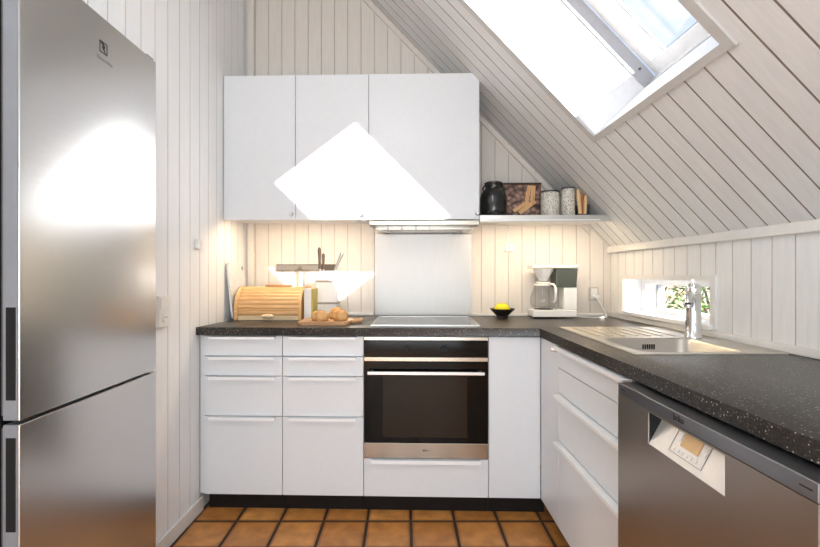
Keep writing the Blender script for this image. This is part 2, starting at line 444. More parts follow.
# recess behind the fridge
mb = MB(); mb.box(-1.80, -1.04, NY1, NY1 + 0.03, 0, NZ).box(-1.80, -1.06, NY0 - 0.03, NY0, 0, NZ).box(-1.83, -1.80, NY0 - 0.03, NY1 + 0.03, 0, NZ).box(-1.80, -1.06, NY0 - 0.03, NY1 + 0.03, NZ, NZ + 0.03)
struct(mb.build('wall_recess', 'wall_left'))
# rear wall with an unseen door opening, added to let in fill light
mb = MB(); mb.ring(-1.20, 1.30, -0.02, 3.80, -0.85, 0.60, 0.05, 2.10, YREAR - 0.10, YREAR, lambda a, b, t: (a, t, b))
struct(mb.build('wall_rear', 'wall_left'))
mb = MB(); mb.ring(-0.85, 0.60, 0.05, 2.10, -0.79, 0.54, 0.11, 2.04, YREAR - 0.08, YREAR - 0.02, lambda a, b, t: (a, t, b)).box(-0.155, -0.095, YREAR - 0.075, YREAR - 0.025, 0.11, 2.04)
dr = struct(mb.build('added_rear_door', 'paint'))
# floor: one continuous tile field with sunk joints
bm = bmesh.new()
def lines(a0, a1, o):
    out = []; k = math.floor((a0 - o) / TP)
    while o + k * TP < a1:
        g = o + k * TP; out += [(g - GR / 2, 1), (g - GR / 2 + 0.003, 0), (g + GR / 2 - 0.003, 0), (g + GR / 2, 1)]; k += 1
    return out
xs, ys = lines(-1.85, 1.45, TX0), lines(YREAR - 0.1, 2.9, TY0)
g = [[bm.verts.new((x, y, 0.0 if hx and hy else -0.004)) for y, hy in ys] for x, hx in xs]
for i in range(len(xs) - 1):
    for j in range(len(ys) - 1): bm.faces.new((g[i][j], g[i + 1][j], g[i + 1][j + 1], g[i][j + 1]))
mb = MB(); mb.bm.free(); mb.bm = bm
fl = mb.build('floor', 'tiles', ang=20); orient(fl, (0, 0, 1)); struct(fl)
# skirting, corner bead, ceiling trim, worktop upstands
mb = MB()
def lw(d): return lambda x, y, z: (xleft(y) + x, y, z)
mb.box(0.0, 0.014, NY1 + 0.005, 2.24, 0.0, 0.068, 0.003, lw(0)); struct(mb.build('baseboard_left', 'trim'))
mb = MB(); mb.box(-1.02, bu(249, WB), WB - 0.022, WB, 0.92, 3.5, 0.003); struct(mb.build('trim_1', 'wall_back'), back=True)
mb = MB(); mb.box(XR - 0.022, XR, YREAR, 2.765, H + 0.128, H + 0.166, 0.004); struct(mb.build('trim_2', 'trim'))
mb = MB(); mb.box(XR - 0.016, XR, 0.0, 2.755, 0.9165, 0.944, 0.003); struct(mb.build('trim_3', 'trim'))
mb = MB(); mb.box(bu(252, WB), bu(374, WB), WB - 0.012, WB, 0.917, 0.935, 0.003); struct(mb.build('trim_4', 'trim'), back=True)
mb = MB(); mb.box(bu(472, WB), bu(603, WB), WB - 0.012, WB, 0.917, 0.935, 0.003); struct(mb.build('trim_5', 'trim'), back=True)
# scribe moulding where ceiling meets the back wall
mb = MB()
xa, xb = 0.42, -0.6
pa = lambda x, dz, w: (x, w, ceilz(b2w(x, WB)[0]) - dz)
mb.prism([(0.005, 0.0), (0.028, 0.0), (0.028, 0.014), (0.005, 0.014)], 1.05, -0.75, lambda dz, dw, u: (u, WB - dw - 0.001, ceilz(b2w(u, WB)[0]) - dz * 1.45 - 0.012))
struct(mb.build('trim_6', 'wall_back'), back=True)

# ---- roof window
win = thing('window_2', None, None, SK(0, 1.56, 0.0), back=False); win['kind'] = 'structure'
fr = lambda b, y, t: SK(b, y, t)
mb = MB(); mb.ring(-0.026, KB1 + 0.04, 1.144, 2.005, 0.0, KB1, KY0, KY1, -0.008, 0.002, fr); mb.build('casing', 'casing', win)
mb = MB(); mb.ring(-0.022, KB1 + 0.022, KY0 - 0.022, KY1 + 0.022, 0.0, KB1, KY0, KY1, 0.0, 0.30, fr); mb.build('lining', 'paint', win)
mb = MB(); mb.ring(-0.05, KB1 + 0.06, KY0 - 0.06, KY1 + 0.06, 0.004, KB1 - 0.01, KY0 + 0.0, KY1 - 0.006, 0.300, 0.364, fr); mb.build('window_frame', 'frame', win)
GYN, GYF, GB0, GB1 = 1.178, 1.914, 0.061, 0.80
mb = MB(); mb.ring(0.006, KB1 - 0.012, KY0 - 0.05, KY1 - 0.010, GB0, GB1, GYN, GYF, 0.367, 0.434, fr); sash = mb.build('sash', 'paint', win)
mb = MB(); mb.box(GB0 - 0.01, GB1 + 0.01, GYN - 0.01, GYF + 0.01, 0.436, 0.440, fn=fr); mb.build('pane', 'glass', sash)
mb = MB(); mb.ring(GB0 - 0.004, GB1 + 0.004, GYN - 0.004, GYF + 0.004, GB0 + 0.002, GB1 - 0.002, GYN + 0.0, GYF - 0.003, 0.4345, 0.4358, fr); mb.build('glazing_seal', 'gasket', sash)
mb = MB(); mb.ring(-0.05, KB1 + 0.06, KY0 - 0.06, KY1 + 0.06, GB0 - 0.004, GB1 + 0.004, GYN, GYF + 0.004, 0.441, 0.452, fr); mb.build('outer_cover', 'paint', win)
mb = MB(); mb.lathe([(0, 0), (0.006, 0), (0.006, 0.003), (0, 0.003)], (0, 0, 0), 12, Matrix.Rotation(pi / 2, 4, 'X'))
for v in mb.bm.verts: v.co = Vector(SK(0.075 + v.co.x, KY1 - 0.006 + v.co.y, 0.338 + v.co.z))
mb.build('screw_cap', 'gasket', win)

# ---- low window over the sink
w1 = thing('window_1', None, None, (XR, 2.2, WZ0), back=False); w1['kind'] = 'structure'
mp = lambda a, b, t: (t, a, b)
mb = MB(); mb.ring(WY0 - 0.03, WY1 + 0.03, WZ0 - 0.012, WZ1 + 0.022, WY0, WY1, WZ0, WZ1, XR - 0.010, XR + 0.001, mp); mb.build('casing', 'trim', w1)
mb = MB(); mb.ring(WY0 - 0.015, WY1 + 0.015, WZ0 - 0.015, WZ1 + 0.015, WY0, WY1, WZ0, WZ1, XR, XR + 0.16, mp); mb.build('lining', 'paint', w1)
mb = MB(); mb.box(XR - 0.030, XR + 0.10, WY0 - 0.02, WY1 + 0.02, WZ0 - 0.016, WZ0 + 0.004, 0.003); mb.build('sill', 'paint', w1)
mb = MB(); mb.ring(WY0 + 0.002, WY1 - 0.002, WZ0 + 0.004, WZ1, WY0 + 0.035, WY1 - 0.045, WZ0 + 0.028, WZ1 - 0.030, XR + 0.10, XR + 0.145, mp).box(XR + 0.102, XR + 0.143, 2.44, 2.452, WZ0 + 0.02, WZ1 - 0.02)
wf = mb.build('window_frame', 'paint', w1)
mb = MB(); mb.box(XR + 0.104, XR + 0.141, 2.428, 2.441, WZ0 + 0.027, WZ1 - 0.029); mb.build('frame_seal', 'fridge_edge', wf)
mb = MB(); mb.box(XR + 0.122, XR + 0.126, WY0 + 0.03, WY1 - 0.04, WZ0 + 0.024, WZ1 - 0.026); mb.build('pane', 'glass', wf)

# ------------------------------------------------------------------ worktop
CT, CTB = 0.916, 0.877
WE = 2.155; XE = 0.642
uFL = bu(195.6, WE)
ucor = (XE - WE * sn) / cs
P = [b2w(-1.008, WB), b2w(uFL, WE), b2w(ucor, WE), (XE, 0.22), (XR, 0.22), (XR, b2w(uR - 0.05, WB)[1])]
mb = MB(); mb.prism(P, CTB, CT, lambda p, q, a: (p, q, a), 0.003)
wt = mb.build('worktop', 'worktop', origin=(0, 0, 0))
SX0, SX1, SY0, SY1 = 0.738, 1.240, 1.443, 2.165     # sink plate
BX0, BX1, BY0, BY1 = 0.785, 1.115, 1.478, 1.795     # bowl
mb = MB(); mb.box(BX0 - 0.015, BX1 + 0.015, BY0 - 0.015, BY1 + 0.015, 0.8, 1.0); cut = mb.build('cutter', 'worktop')
md = wt.modifiers.new('hole', 'BOOLEAN'); md.object = cut; md.operation = 'DIFFERENCE'; md.solver = 'EXACT'
dg = bpy.context.evaluated_depsgraph_get(); me = bpy.data.meshes.new_from_object(wt.evaluated_get(dg)); wt.modifiers.clear(); wt.data = me
bpy.data.objects.remove(cut)
me.shade_smooth(); me.set_sharp_from_angle(angle=R(35))
tag(wt, 'dark speckled L-shaped worktop running over all the base cabinets', 'worktop')

# ------------------------------------------------------------------ base cabinets
WF = 2.18; ZB = 0.092
ROWS = [0.872, 0.7725, 0.675, 0.478, ZB]
def drawer_unit(name, label, x0, x1, group, mapf, rows, hl, handles, back, extra=None, depth=0.55, loc=None):
    t = thing(name, label, 'cabinet', loc, group, back=back)
    mb = MB(); mb.box(x0 + 0.001, x1 - 0.001, 0.021, depth, ZB, 0.8755, 0, mapf); mb.build('carcass', 'cab', t)
    mb = MB(); mb.box(x0 + 0.001, x1 - 0.001, 0.055, 0.075, 0.0, ZB, 0, mapf); mb.build('plinth', 'dark', t)
    xm = (x0 + x1) / 2
    for i in range(len(rows) - 1):
        zt, zb = rows[i], rows[i + 1]
        mb = MB(); mb.box(x0 + 0.0015, x1 - 0.0015, 0.0, 0.019, zb + 0.0015, zt - 0.0018, 0.0012, mapf); d = mb.build('drawer', 'cab', t)
        if handles[i]:
            mb = MB(); z = zt - 0.002
            mb.prism([(0.004, z), (-0.026, z), (-0.026, z - 0.013), (-0.0225, z - 0.013), (-0.0225, z - 0.003), (0.004, z - 0.003)], xm - hl / 2, xm + hl / 2, lambda p, q, a: mapf(a, p, q))
            mb.build('handle', 'handle', d)
    return t
back_map = lambda x, d, z: (x, WF + d, z)
e0, e1, e2, e3, e4 = bu(204.0, WF), bu(282.5, WF), bu(363.7, WF), bu(488.4, WF), bu(540.8, WF)
du1 = drawer_unit('drawer_cabinet', 'white four-drawer base cabinet standing against the left wall, under the bread box', e0, e1, 'four-drawer cabinets left of the oven', back_map, ROWS, 0.325, [1, 1, 1, 1], True, loc=((e0 + e1) / 2, WF + 0.3, 0))
mb = MB(); mb.box(bu(199.3, WF), e0, 0.012 + WF, 0.5 + WF, ZB, 0.8755, 0.001); mb.build('end_panel', 'cab', du1)
drawer_unit('drawer_cabinet', 'white four-drawer base cabinet directly left of the built-in oven', e1, e2, 'four-drawer cabinets left of the oven', back_map, ROWS, 0.325, [1, 1, 1, 1], True, loc=((e1 + e2) / 2, WF + 0.3, 0))

# oven housing with a drawer below
OZ0, OZ1 = bz(425, 458.3, WF), 0.872
t = thing('oven_cabinet', 'white base cabinet under the oven with one shallow wide drawer', 'cabinet', ((e2 + e3) / 2, WF + 0.3, 0))
mb = MB(); mb.ring(e2 + 0.001, e3 - 0.001, ZB, 0.8755, e2 + 0.018, e3 - 0.018, OZ0 - 0.002, 0.868, WF + 0.022, WF + 0.55, lambda a, b, q: (a, q, b)); mb.build('carcass', 'cab', t)
mb = MB(); mb.box(e2 + 0.001, e3 - 0.001, WF + 0.055, WF + 0.075, 0, ZB); mb.build('plinth', 'dark', t)
mb = MB(); mb.box(e2 + 0.0015, e3 - 0.0015, WF, WF + 0.019, ZB + 0.0015, OZ0 - 0.004, 0.0012); d = mb.build('drawer', 'cab', t)
mb = MB(); z = OZ0 - 0.003; xm = (e2 + e3) / 2
mb.prism([(0.004, z), (-0.026, z), (-0.026, z - 0.017), (-0.0225, z - 0.017), (-0.0225, z - 0.003), (0.004, z - 0.003)], xm - 0.262, xm + 0.262, lambda p, q, a: (a, WF + p, q)); mb.build('handle', 'handle', d)

t = thing('oven', 'built-in black glass oven with stainless trim under the hob', 'oven', ((e2 + e3) / 2, WF + 0.02, OZ0))
ox0, ox1 = e2 + 0.002, e3 - 0.002
Z = lambda py: bz(425, py, WF)
mb = MB(); mb.box(ox0 + 0.02, ox1 - 0.02, WF + 0.02, WF + 0.50, OZ0, 0.866); mb.build('oven_body', 'black', t)
mb = MB(); mb.box(ox0, ox1, WF - 0.004, WF + 0.018, Z(340.3), Z(337.0), 0.001); mb.build('top_trim', 'steel', t)
mb = MB(); mb.box(ox0, ox1, WF - 0.004, WF + 0.018, Z(357.0), Z(340.5), 0.001); cp = mb.build('control_panel', 'bglass', t)
mb = MB(); mb.box(ox0, ox1, WF - 0.006, WF + 0.018, Z(361.2), Z(357.2), 0.001); mb.build('door_trim', 'steel', t)
mb = MB(); mb.box(ox0, ox1, WF - 0.006, WF + 0.018, Z(442.6), Z(361.6), 0.0015); od = mb.build('oven_door', 'bglass', t)
mb = MB(); mb.box(ox0, ox1, WF - 0.006, WF + 0.018, Z(458.0), Z(442.9), 0.0015); tr = mb.build('bottom_trim', 'steel', t)
mb = MB(); hz = Z(371.6)
mb.box(bu(368.3, WF), bu(483.5, WF), WF - 0.046, WF - 0.034, hz - 0.0085, hz + 0.0085, 0.003)
for hx in (bu(372, WF), bu(480, WF)): mb.box(hx - 0.008, hx + 0.008, WF - 0.036, WF - 0.004, hz - 0.006, hz + 0.006, 0.002)
mb.build('handle', 'knob', od)
for kx in (407, 444):
    mb = MB(); mb.lathe([(0, 0.010), (0.013, 0.010), (0.0145, 0.006), (0.0145, 0), (0, 0)], (bu(kx, WF), WF - 0.004, Z(348.5)), 24, Matrix.Rotation(pi / 2, 4, 'X')); mb.build('knob', 'black', cp)
text('lettering', 'Miele', 0.0135, 'print', tr, lambda x, y, z: (bu(425.5, WF) + x, WF - 0.0063 - z, Z(450.2) + y), bold=True)
mb = MB(); mb.box(bu(383, WF), bu(467, WF), WF - 0.0066, WF - 0.0058, Z(437), Z(376), 0.0); mb.build('door_window', 'oven_window', od)

# corner
t = thing('corner_cabinet', 'white corner base cabinet with plain tall front right of the oven', 'cabinet', ((e3 + e4) / 2, WF + 0.3, 0))
mb = MB(); mb.box(e3 + 0.001, e4, WF + 0.021, WF + 0.55, ZB, 0.8755); mb.build('carcass', 'cab', t)
mb = MB(); mb.box(e3 + 0.001, e4 + 0.03, WF + 0.055, WF + 0.075, 0, ZB); mb.build('plinth', 'dark', t)
mb = MB(); mb.box(e3 + 0.0015, e4 - 0.0015, WF, WF + 0.019, ZB + 0.0015, 0.8695, 0.0012); mb.build('front_panel', 'cab', t)
XF = 0.654
t = thing('base_cabinet', 'narrow white base cabinet door in the inner corner facing left', 'cabinet', (XF + 0.2, 2.03, 0), back=False)
rmap = lambda a, d, z: (XF + d, a, z)
mb = MB(); mb.box(1.9135, 2.135, 0.021, 0.50, ZB, 0.8755, 0, rmap); mb.build('carcass', 'cab', t)
mb = MB(); mb.box(1.9135, 2.135, 0.055, 0.075, 0, ZB, 0, rmap); mb.build('plinth', 'dark', t)
mb = MB(); mb.box(1.9135, 2.1585, 0.0, 0.019, ZB + 0.0015, 0.8695, 0.0012, rmap); d = mb.build('door', 'cab', t)
KNOB = [(0, 0.024), (0.006, 0.024), (0.0085, 0.020), (0.010, 0.008), (0.0125, 0.002), (0.0125, 0), (0, 0)]
mb = MB(); mb.lathe(KNOB, (XF, 1.945, 0.848), 20, Matrix.Rotation(-pi / 2, 4, 'Y')); mb.build('knob', 'knob', d)
drawer_unit('drawer_cabinet', 'white wide drawer base cabinet under the sink beside the dishwasher', 1.292, 1.912, None, rmap, [0.872, 0.776, 0.668, 0.468, ZB], 0.60, [1, 0, 1, 1], False, depth=0.08, loc=(XF + 0.3, 1.6, 0))
mb = MB(); mb.box(1.293, 1.911, 0.081, 0.55, ZB, 0.68, 0, rmap)
sk = [o for o in COL.objects if o.get('label', '').startswith('white wide drawer')][0]
mb.build('base_box', 'cab', sk)

# dishwasher
XD = 0.60; DY0, DY1 = 0.652, 1.264
t = thing('dishwasher', 'stainless steel dishwasher under the right-hand worktop', 'dishwasher', (XD + 0.25, 0.96, 0), back=False)
mb = MB(); mb.box(0.66, 1.20, DY0 + 0.01, 1.285, 0.01, 0.868); mb.build('body', 'black', t)
ZS0, ZS1 = H - 0.3345, H - 0.3045
mb = MB(); mb.box(XD, 0.655, DY0, DY1, ZS0, ZS1, 0.0015); st = mb.build('top_strip', 'dish_strip', t)
pz0, pz1, py0, py1 = H - 0.4175, H - 0.340, 0.842, 1.108
mb = MB(); mb.ring(DY0, DY1, 0.11, ZS0 - 0.001, py0, py1, pz0, pz1, XD, XD + 0.05, lambda a, b, q: (q, a, b)); dd = mb.build('door', 'dish', t)
mb = MB(); mb.box(0.66, 0.68, DY0, DY1, 0.0, 0.105); mb.build('plinth', 'dark', t)
mb = MB(); mb.box(XD + 0.048, XD + 0.052, py0 - 0.01, py1 + 0.01, pz0 - 0.01, pz1 + 0.008); mb.box(XD + 0.003, XD + 0.049, py1 - 0.0008, py1 + 0.003, pz0 + 0.0008, pz1 - 0.0005).box(XD + 0.003, XD + 0.049, py0, py1, pz1 - 0.0008, pz1 + 0.003); mb.build('handle_recess', 'black', dd)  # black liner on the side and top puts the recess shade into colour
mb = MB(); mb.prism([(XD + 0.001, pz0), (XD + 0.012, pz0), (XD + 0.047, pz1 - 0.001), (XD + 0.043, pz1 - 0.001)], py0 + 0.0005, py1 - 0.0015, lambda p, q, a: (p, a, q)); con = mb.build('console', 'console', dd)
pn = Vector((0.042, 0, pz1 - pz0)).normalized(); pq = Vector((-pn.z, 0, pn.x))    # along / out of the inclined console
def cmap(a, b, c): return tuple(Vector((XD + 0.001, a, pz0)) + pn * b + pq * c)
LC = (Vector((0.042, 0, pz1 - pz0))).length
mb = MB(); mb.box(0.948, 1.008, 0.036, 0.072, 0.0002, 0.0016, fn=cmap); mb.build('display', 'amber', con)
mb = MB(); mb.ring(0.922, 1.036, 0.014, 0.077, 0.9235, 1.0345, 0.0155, 0.0755, 0.0002, 0.0007, cmap); mb.build('control_outline', 'printgrey', con)
for k in range(7):
    mb = MB(); mb.box(0.929 + k * 0.0148, 0.939 + k * 0.0148, 0.020, 0.028, 0.0002, 0.0016, 0.0004, fn=cmap); mb.build('button', 'console', con)
for q in (0.042, 0.058):
    mb = MB(); mb.box(0.927, 0.941, q, q + 0.010, 0.0002, 0.0016, 0.0004, fn=cmap); mb.build('button', 'console', con)
mb = MB(); mb.box(1.014, 1.030, 0.044, 0.066, 0.0002, 0.0016, 0.0004, fn=cmap); mb.build('button', 'console', con)
text('lettering', 'beko', 0.019, 'print', st, lambda x, y, z: (XD - 0.0003 - z, 0.985 - x, (ZS0 + ZS1) / 2 + y + 0.001), bold=True)
for yy in (1.235, 0.672):
    mb = MB(); mb.box(XD - 0.0006, XD + 0.0005, yy - 0.011, yy + 0.011, ZS0 + 0.014, ZS0 + 0.0165); mb.build('print_mark', 'print', st)

# ------------------------------------------------------------------ wall cabinets, hood, shelf
WU = 2.46
h0, h1, h2, h3 = bu(223.6, WU), bu(295.4, WU), bu(368.7, WU), bu(479.6, WU)
UZ0, UZ1 = bz(360, 219.6, WU), bz(360, 74.3, WU)
ul = ['white wall cabinet beside the left wall, left of the three', 'white wall cabinet in the middle, between two others', 'widest white wall cabinet, above the extractor hood']
uc = []
for i, (a, b) in enumerate(((h0, h1), (h1, h2), (h2, h3))):
    t = thing('wall_cabinet', ul[i], 'cabinet', ((a + b) / 2, WU + 0.16, UZ0), 'wall cabinets above the worktop')
    mb = MB(); mb.box(a + 0.0005, b - 0.0005, WU + 0.020, WB - 0.001, UZ0 + (0.017 if i < 2 else 0.004), UZ1, 0.001); mb.build('carcass', 'cab', t)
    mb = MB(); mb.box(a + 0.0015, b - 0.0015, WU, WU + 0.018, UZ0, UZ1, 0.0012); d = mb.build('door', 'cab', t)
    kx = b - 0.022 if i < 2 else b - 0.012
    mb = MB(); mb.lathe(KNOB, (kx, WU, UZ0 + 0.030), 20, Matrix.Rotation(pi / 2, 4, 'X')); mb.build('knob', 'knob', d)
    uc.append(t)
mb = MB(); mb.box(h0 - 0.030, h0 - 0.001, WU + 0.012, WU + 0.032, UZ0, UZ1 - 0.02, 0.001); mb.build('filler_strip', 'cab', uc[0])
HZ = UZ0 - 0.002
t = thing('range_hood', 'slim stainless slide-out extractor hood under the widest wall cabinet', 'extractor hood', ((h2 + h3) / 2, WU + 0.15, HZ - 0.05))
mb = MB(); mb.box(h2 + 0.001, h3 - 0.001, WU - 0.002, WU + 0.018, HZ - 0.029, HZ - 0.004, 0.002); mb.build('front_strip', 'steel', t)
mb = MB(); mb.box(h2 + 0.002, h3 - 0.002, WU + 0.018, WU + 0.10, HZ - 0.030, HZ - 0.004, 0.002); mb.build('slide_tray', 'dish_strip', t)
mb = MB(); mb.box(h2 + 0.03, h3 - 0.03, WU + 0.10, WB - 0.01, HZ - 0.046, HZ - 0.004, 0.003); hb = mb.build('hood_body', 'steel', t)
for k in range(5):
    xx = bu(374 + k * 14, WU + 0.10); mb = MB(); mb.box(xx - 0.004, xx + 0.004, WU + 0.097, WU + 0.101, HZ - 0.042, HZ - 0.034, 0.001); mb.build('button', 'printgrey', hb)
for k in (0.10, 0.50):
    mb = MB(); mb.lathe([(0, 0), (0.028, 0), (0.028, 0.004), (0, 0.004)], (h2 + k, WU + 0.20, HZ - 0.0505), 24); mb.build('hood_lamp', 'plastic', hb)
# splashback
mb = MB(); mb.box(bu(375, WB), bu(471, WB), WB - 0.008, WB - 0.0005, 0.918, HZ - 0.05, 0.001)
sp_ = mb.build('splashback', 'splash', origin=((bu(375, WB) + bu(471, WB)) / 2, WB, 0.918)); tag(sp_, 'brushed steel splashback panel on the wall behind the hob', 'splashback', back=True)
# under-cabinet lamp
t = thing('strip_lamp', 'slim warm strip lamp under the two left wall cabinets', 'lamp', ((h0 + h2) / 2, WU + 0.032, UZ0))
mb = MB(); mb.box(h0 + 0.04, h2 - 0.02, WU + 0.0205, WU + 0.045, UZ0 + 0.008, UZ0 + 0.0165, 0.002); hs = mb.build('lamp_housing', 'ledside', t)
mb = MB(); mb.box(h0 + 0.10, h2 - 0.03, WU + 0.023, WU + 0.043, UZ0 + 0.0062, UZ0 + 0.0078); mb.build('diffuser', 'led_soft', hs)
# shelf
SZ1 = bz(545, 214.9, WU); SZ0 = bz(545, 221.6, WU)
s0 = h3 + 0.002
def shelf_end(z): return ((H + 1.480 - z) / 1.05 - (WU + 0.1) * sn) / cs - 0.004
t = thing('wall_shelf', 'pale shelf with a lit underside between wall cabinet and sloping ceiling', 'shelf', ((s0 + 1.1) / 2, WU + 0.16, SZ0))
mb = MB(); mb.prism([(s0, SZ0 + 0.017), (shelf_end(SZ0 + 0.017), SZ0 + 0.017), (shelf_end(SZ1), SZ1), (s0, SZ1)], WU + 0.012, WB - 0.001, lambda p, q, a: (p, a, q)); mb.build('board', 'trim', t)
mb = MB(); mb.prism([(s0, SZ0), (shelf_end(SZ0) - 0.004, SZ0), (shelf_end(SZ1) - 0.004, SZ1), (s0, SZ1)], WU, WU + 0.011, lambda p, q, a: (p, a, q), 0.001); fe = mb.build('front_edge', 'knob', t)
mb = MB(); mb.box(s0 + 0.004, bu(600, WU), WU - 0.003, WU + 0.001, SZ0 + 0.006, SZ0 + 0.012, 0.001); mb.build('edge_profile', 'handle', fe)
mb = MB(); mb.box(s0 + 0.03, bu(598, WU), WU + 0.0125, WU + 0.036, SZ0 + 0.008, SZ0 + 0.0165, 0.001); lh = mb.build('lamp_housing', 'ledside', t)
mb = MB(); mb.box(s0 + 0.04, bu(597, WU), WU + 0.014, WU + 0.034, SZ0 + 0.0062, SZ0 + 0.0078); mb.build('diffuser', 'led', lh)

# things on the shelf
sh = SZ1 + 0.0005
def sx(px, w=2.58): return bu(px, w)
# black jar
jx, jw = sx(493.5, 2.57), 2.57
t = thing('stoneware_jar', 'glossy black stoneware jar with small ears, beside the wall cabinet on the shelf', 'jar', (jx, jw, sh))
mb = MB(); mb.lathe([(0, 0), (0.064, 0), (0.073, 0.008), (0.076, 0.05), (0.075, 0.110), (0.067, 0.140), (0.052, 0.153), (0.047, 0.165), (0.048, 0.185), (0.052, 0.189), (0.052, 0.195), (0.044, 0.196), (0.042, 0.190), (0.042, 0.12), (0, 0.11)], (jx, jw, sh), 40); body = mb.build('jar_body', 'jar', t)
mb = MB(); mb.lathe([(0, 0.006), (0.034, 0.006), (0.046, 0.003), (0.047, 0), (0, 0)], (jx, jw, sh + 0.196), 32); mb.build('lid', 'jar', t)
for s in (-1, 1):
    mb = MB(); mb.tube([(jx + s * (0.046 + 0.014 * sin(a)), jw, sh + 0.163 - 0.018 * cos(a)) for a in [k * pi / 8 for k in range(9)]], 0.005, 8); mb.build('ear', 'jar', t)
# coffee tin with printed beans and cinnamon
bx0, bx1 = sx(503.5, 2.62), sx(541.5, 2.62)
t = thing('storage_box', 'brown box printed with coffee beans and cinnamon sticks on the shelf', 'box', ((bx0 + bx1) / 2, 2.66, sh))
mb = MB(); mb.box(bx0, bx1, 2.62, 2.72, sh, sh + 0.198, 0.006); body = mb.build('box_body', 'beans', t)
mb = MB(); mb.box(bx0 - 0.002, bx1 + 0.002, 2.618, 2.722, sh + 0.1985, sh + 0.208, 0.004); mb.build('lid', 'beanlid', t)
def cin(p0, p1, r):
    mb = MB(); a, b_ = Vector((p0[0], 2.619, p0[1])), Vector((p1[0], 2.619, p1[1])); mb.tube([a.lerp(b_, k / 5) for k in range(6)], r, 12)
    for v in mb.bm.verts: v.co.y = 2.6195 + (v.co.y - 2.619) * 0.12
    mb.build('printed_cinnamon_stick', 'stick', body)
zz = lambda py: bz(520, py, 2.62)
for q in ((526.5, 201, 529.5, 182.5, 2.0), (532.5, 201, 533.5, 182.5, 2.2), (513.5, 211, 528.5, 201.5, 1.8), (519.5, 213, 535, 201, 2.2)):
    cin((sx(q[0], 2.62), max(zz(q[1]), sh + 0.014)), (sx(q[2], 2.62), min(zz(q[3]), sh + 0.190)), q[4] * 2.62 / F)
# two patterned tins
def tin(x0, x1, w, hgt, label):
    xm, r = (x0 + x1) / 2, (x1 - x0) / 2
    t = thing('canister', label, 'canister', (xm, w, sh), 'sprigged tins on the shelf')
    mb = MB(); mb.lathe([(0, 0), (r - 0.002, 0), (r, 0.002), (r, hgt - 0.002), (r - 0.001, hgt), (0, hgt)], (xm, w, sh), 40); mb.build('canister_body', 'sprig', t)
    mb = MB(); mb.lathe([(0, 0.0005), (r + 0.0012, 0.0005), (r + 0.0012, 0.008), (r - 0.004, 0.010), (0, 0.010)], (xm, w, sh + hgt), 40); mb.build('lid', 'tin_dark', t)
tin(sx(541.0, 2.535), sx(559.0, 2.535), 2.535, 0.132, 'shorter white tin with grey sprigs beside the coffee bean box')
tin(sx(561.5, 2.515), sx(574.8, 2.515), 2.515, 0.147, 'taller white tin with grey sprigs beside the wooden sticks')
# dark tin and sticks at the low end
dx0, dx1 = sx(577.5, 2.53), sx(589.5, 2.53)
mb = MB(); mb.box(dx0, dx1, 2.525, 2.60, sh, sh + 0.066, 0.003); o = mb.build('tea_tin', 'tin_dark', origin=((dx0 + dx1) / 2, 2.56, sh)); tag(o, 'dark square tin behind the wooden sticks at the low end of the shelf', 'tin', back=True)
def stick(name, xb, xt, w, zt, r, mat, label):
    base = Vector((sx(xb, w), w - 0.012, sh + r * 0.6)); top = Vector((sx(xt, w), w + 0.004, bz(xt, zt, w)))
    mb = MB(); mb.tube([base.lerp(top, k / 8) for k in range(9)], [r * 0.8, r * 0.85, r * 0.9, r * 0.95, r, r * 1.05, r * 1.1, r * 1.0, r * 0.6], 12)
    o = mb.build(name, mat, origin=base); tag(o, label, 'stick', back=True)
stick('wooden_stick', 579.3, 578.3, 2.488, 189.5, 0.0110, 'stick_pale', 'left pale wooden stick standing upright beside the taller tin')
stick('wooden_stick', 584.0, 586.0, 2.486, 195.5, 0.0090, 'stick_pale', 'right pale wooden stick leaning outwards against the dark tin')
stick('wooden_stick', 581.9, 582.2, 2.503, 193.5, 0.0085, 'stick_red', 'reddish wooden stick between the two pale ones')

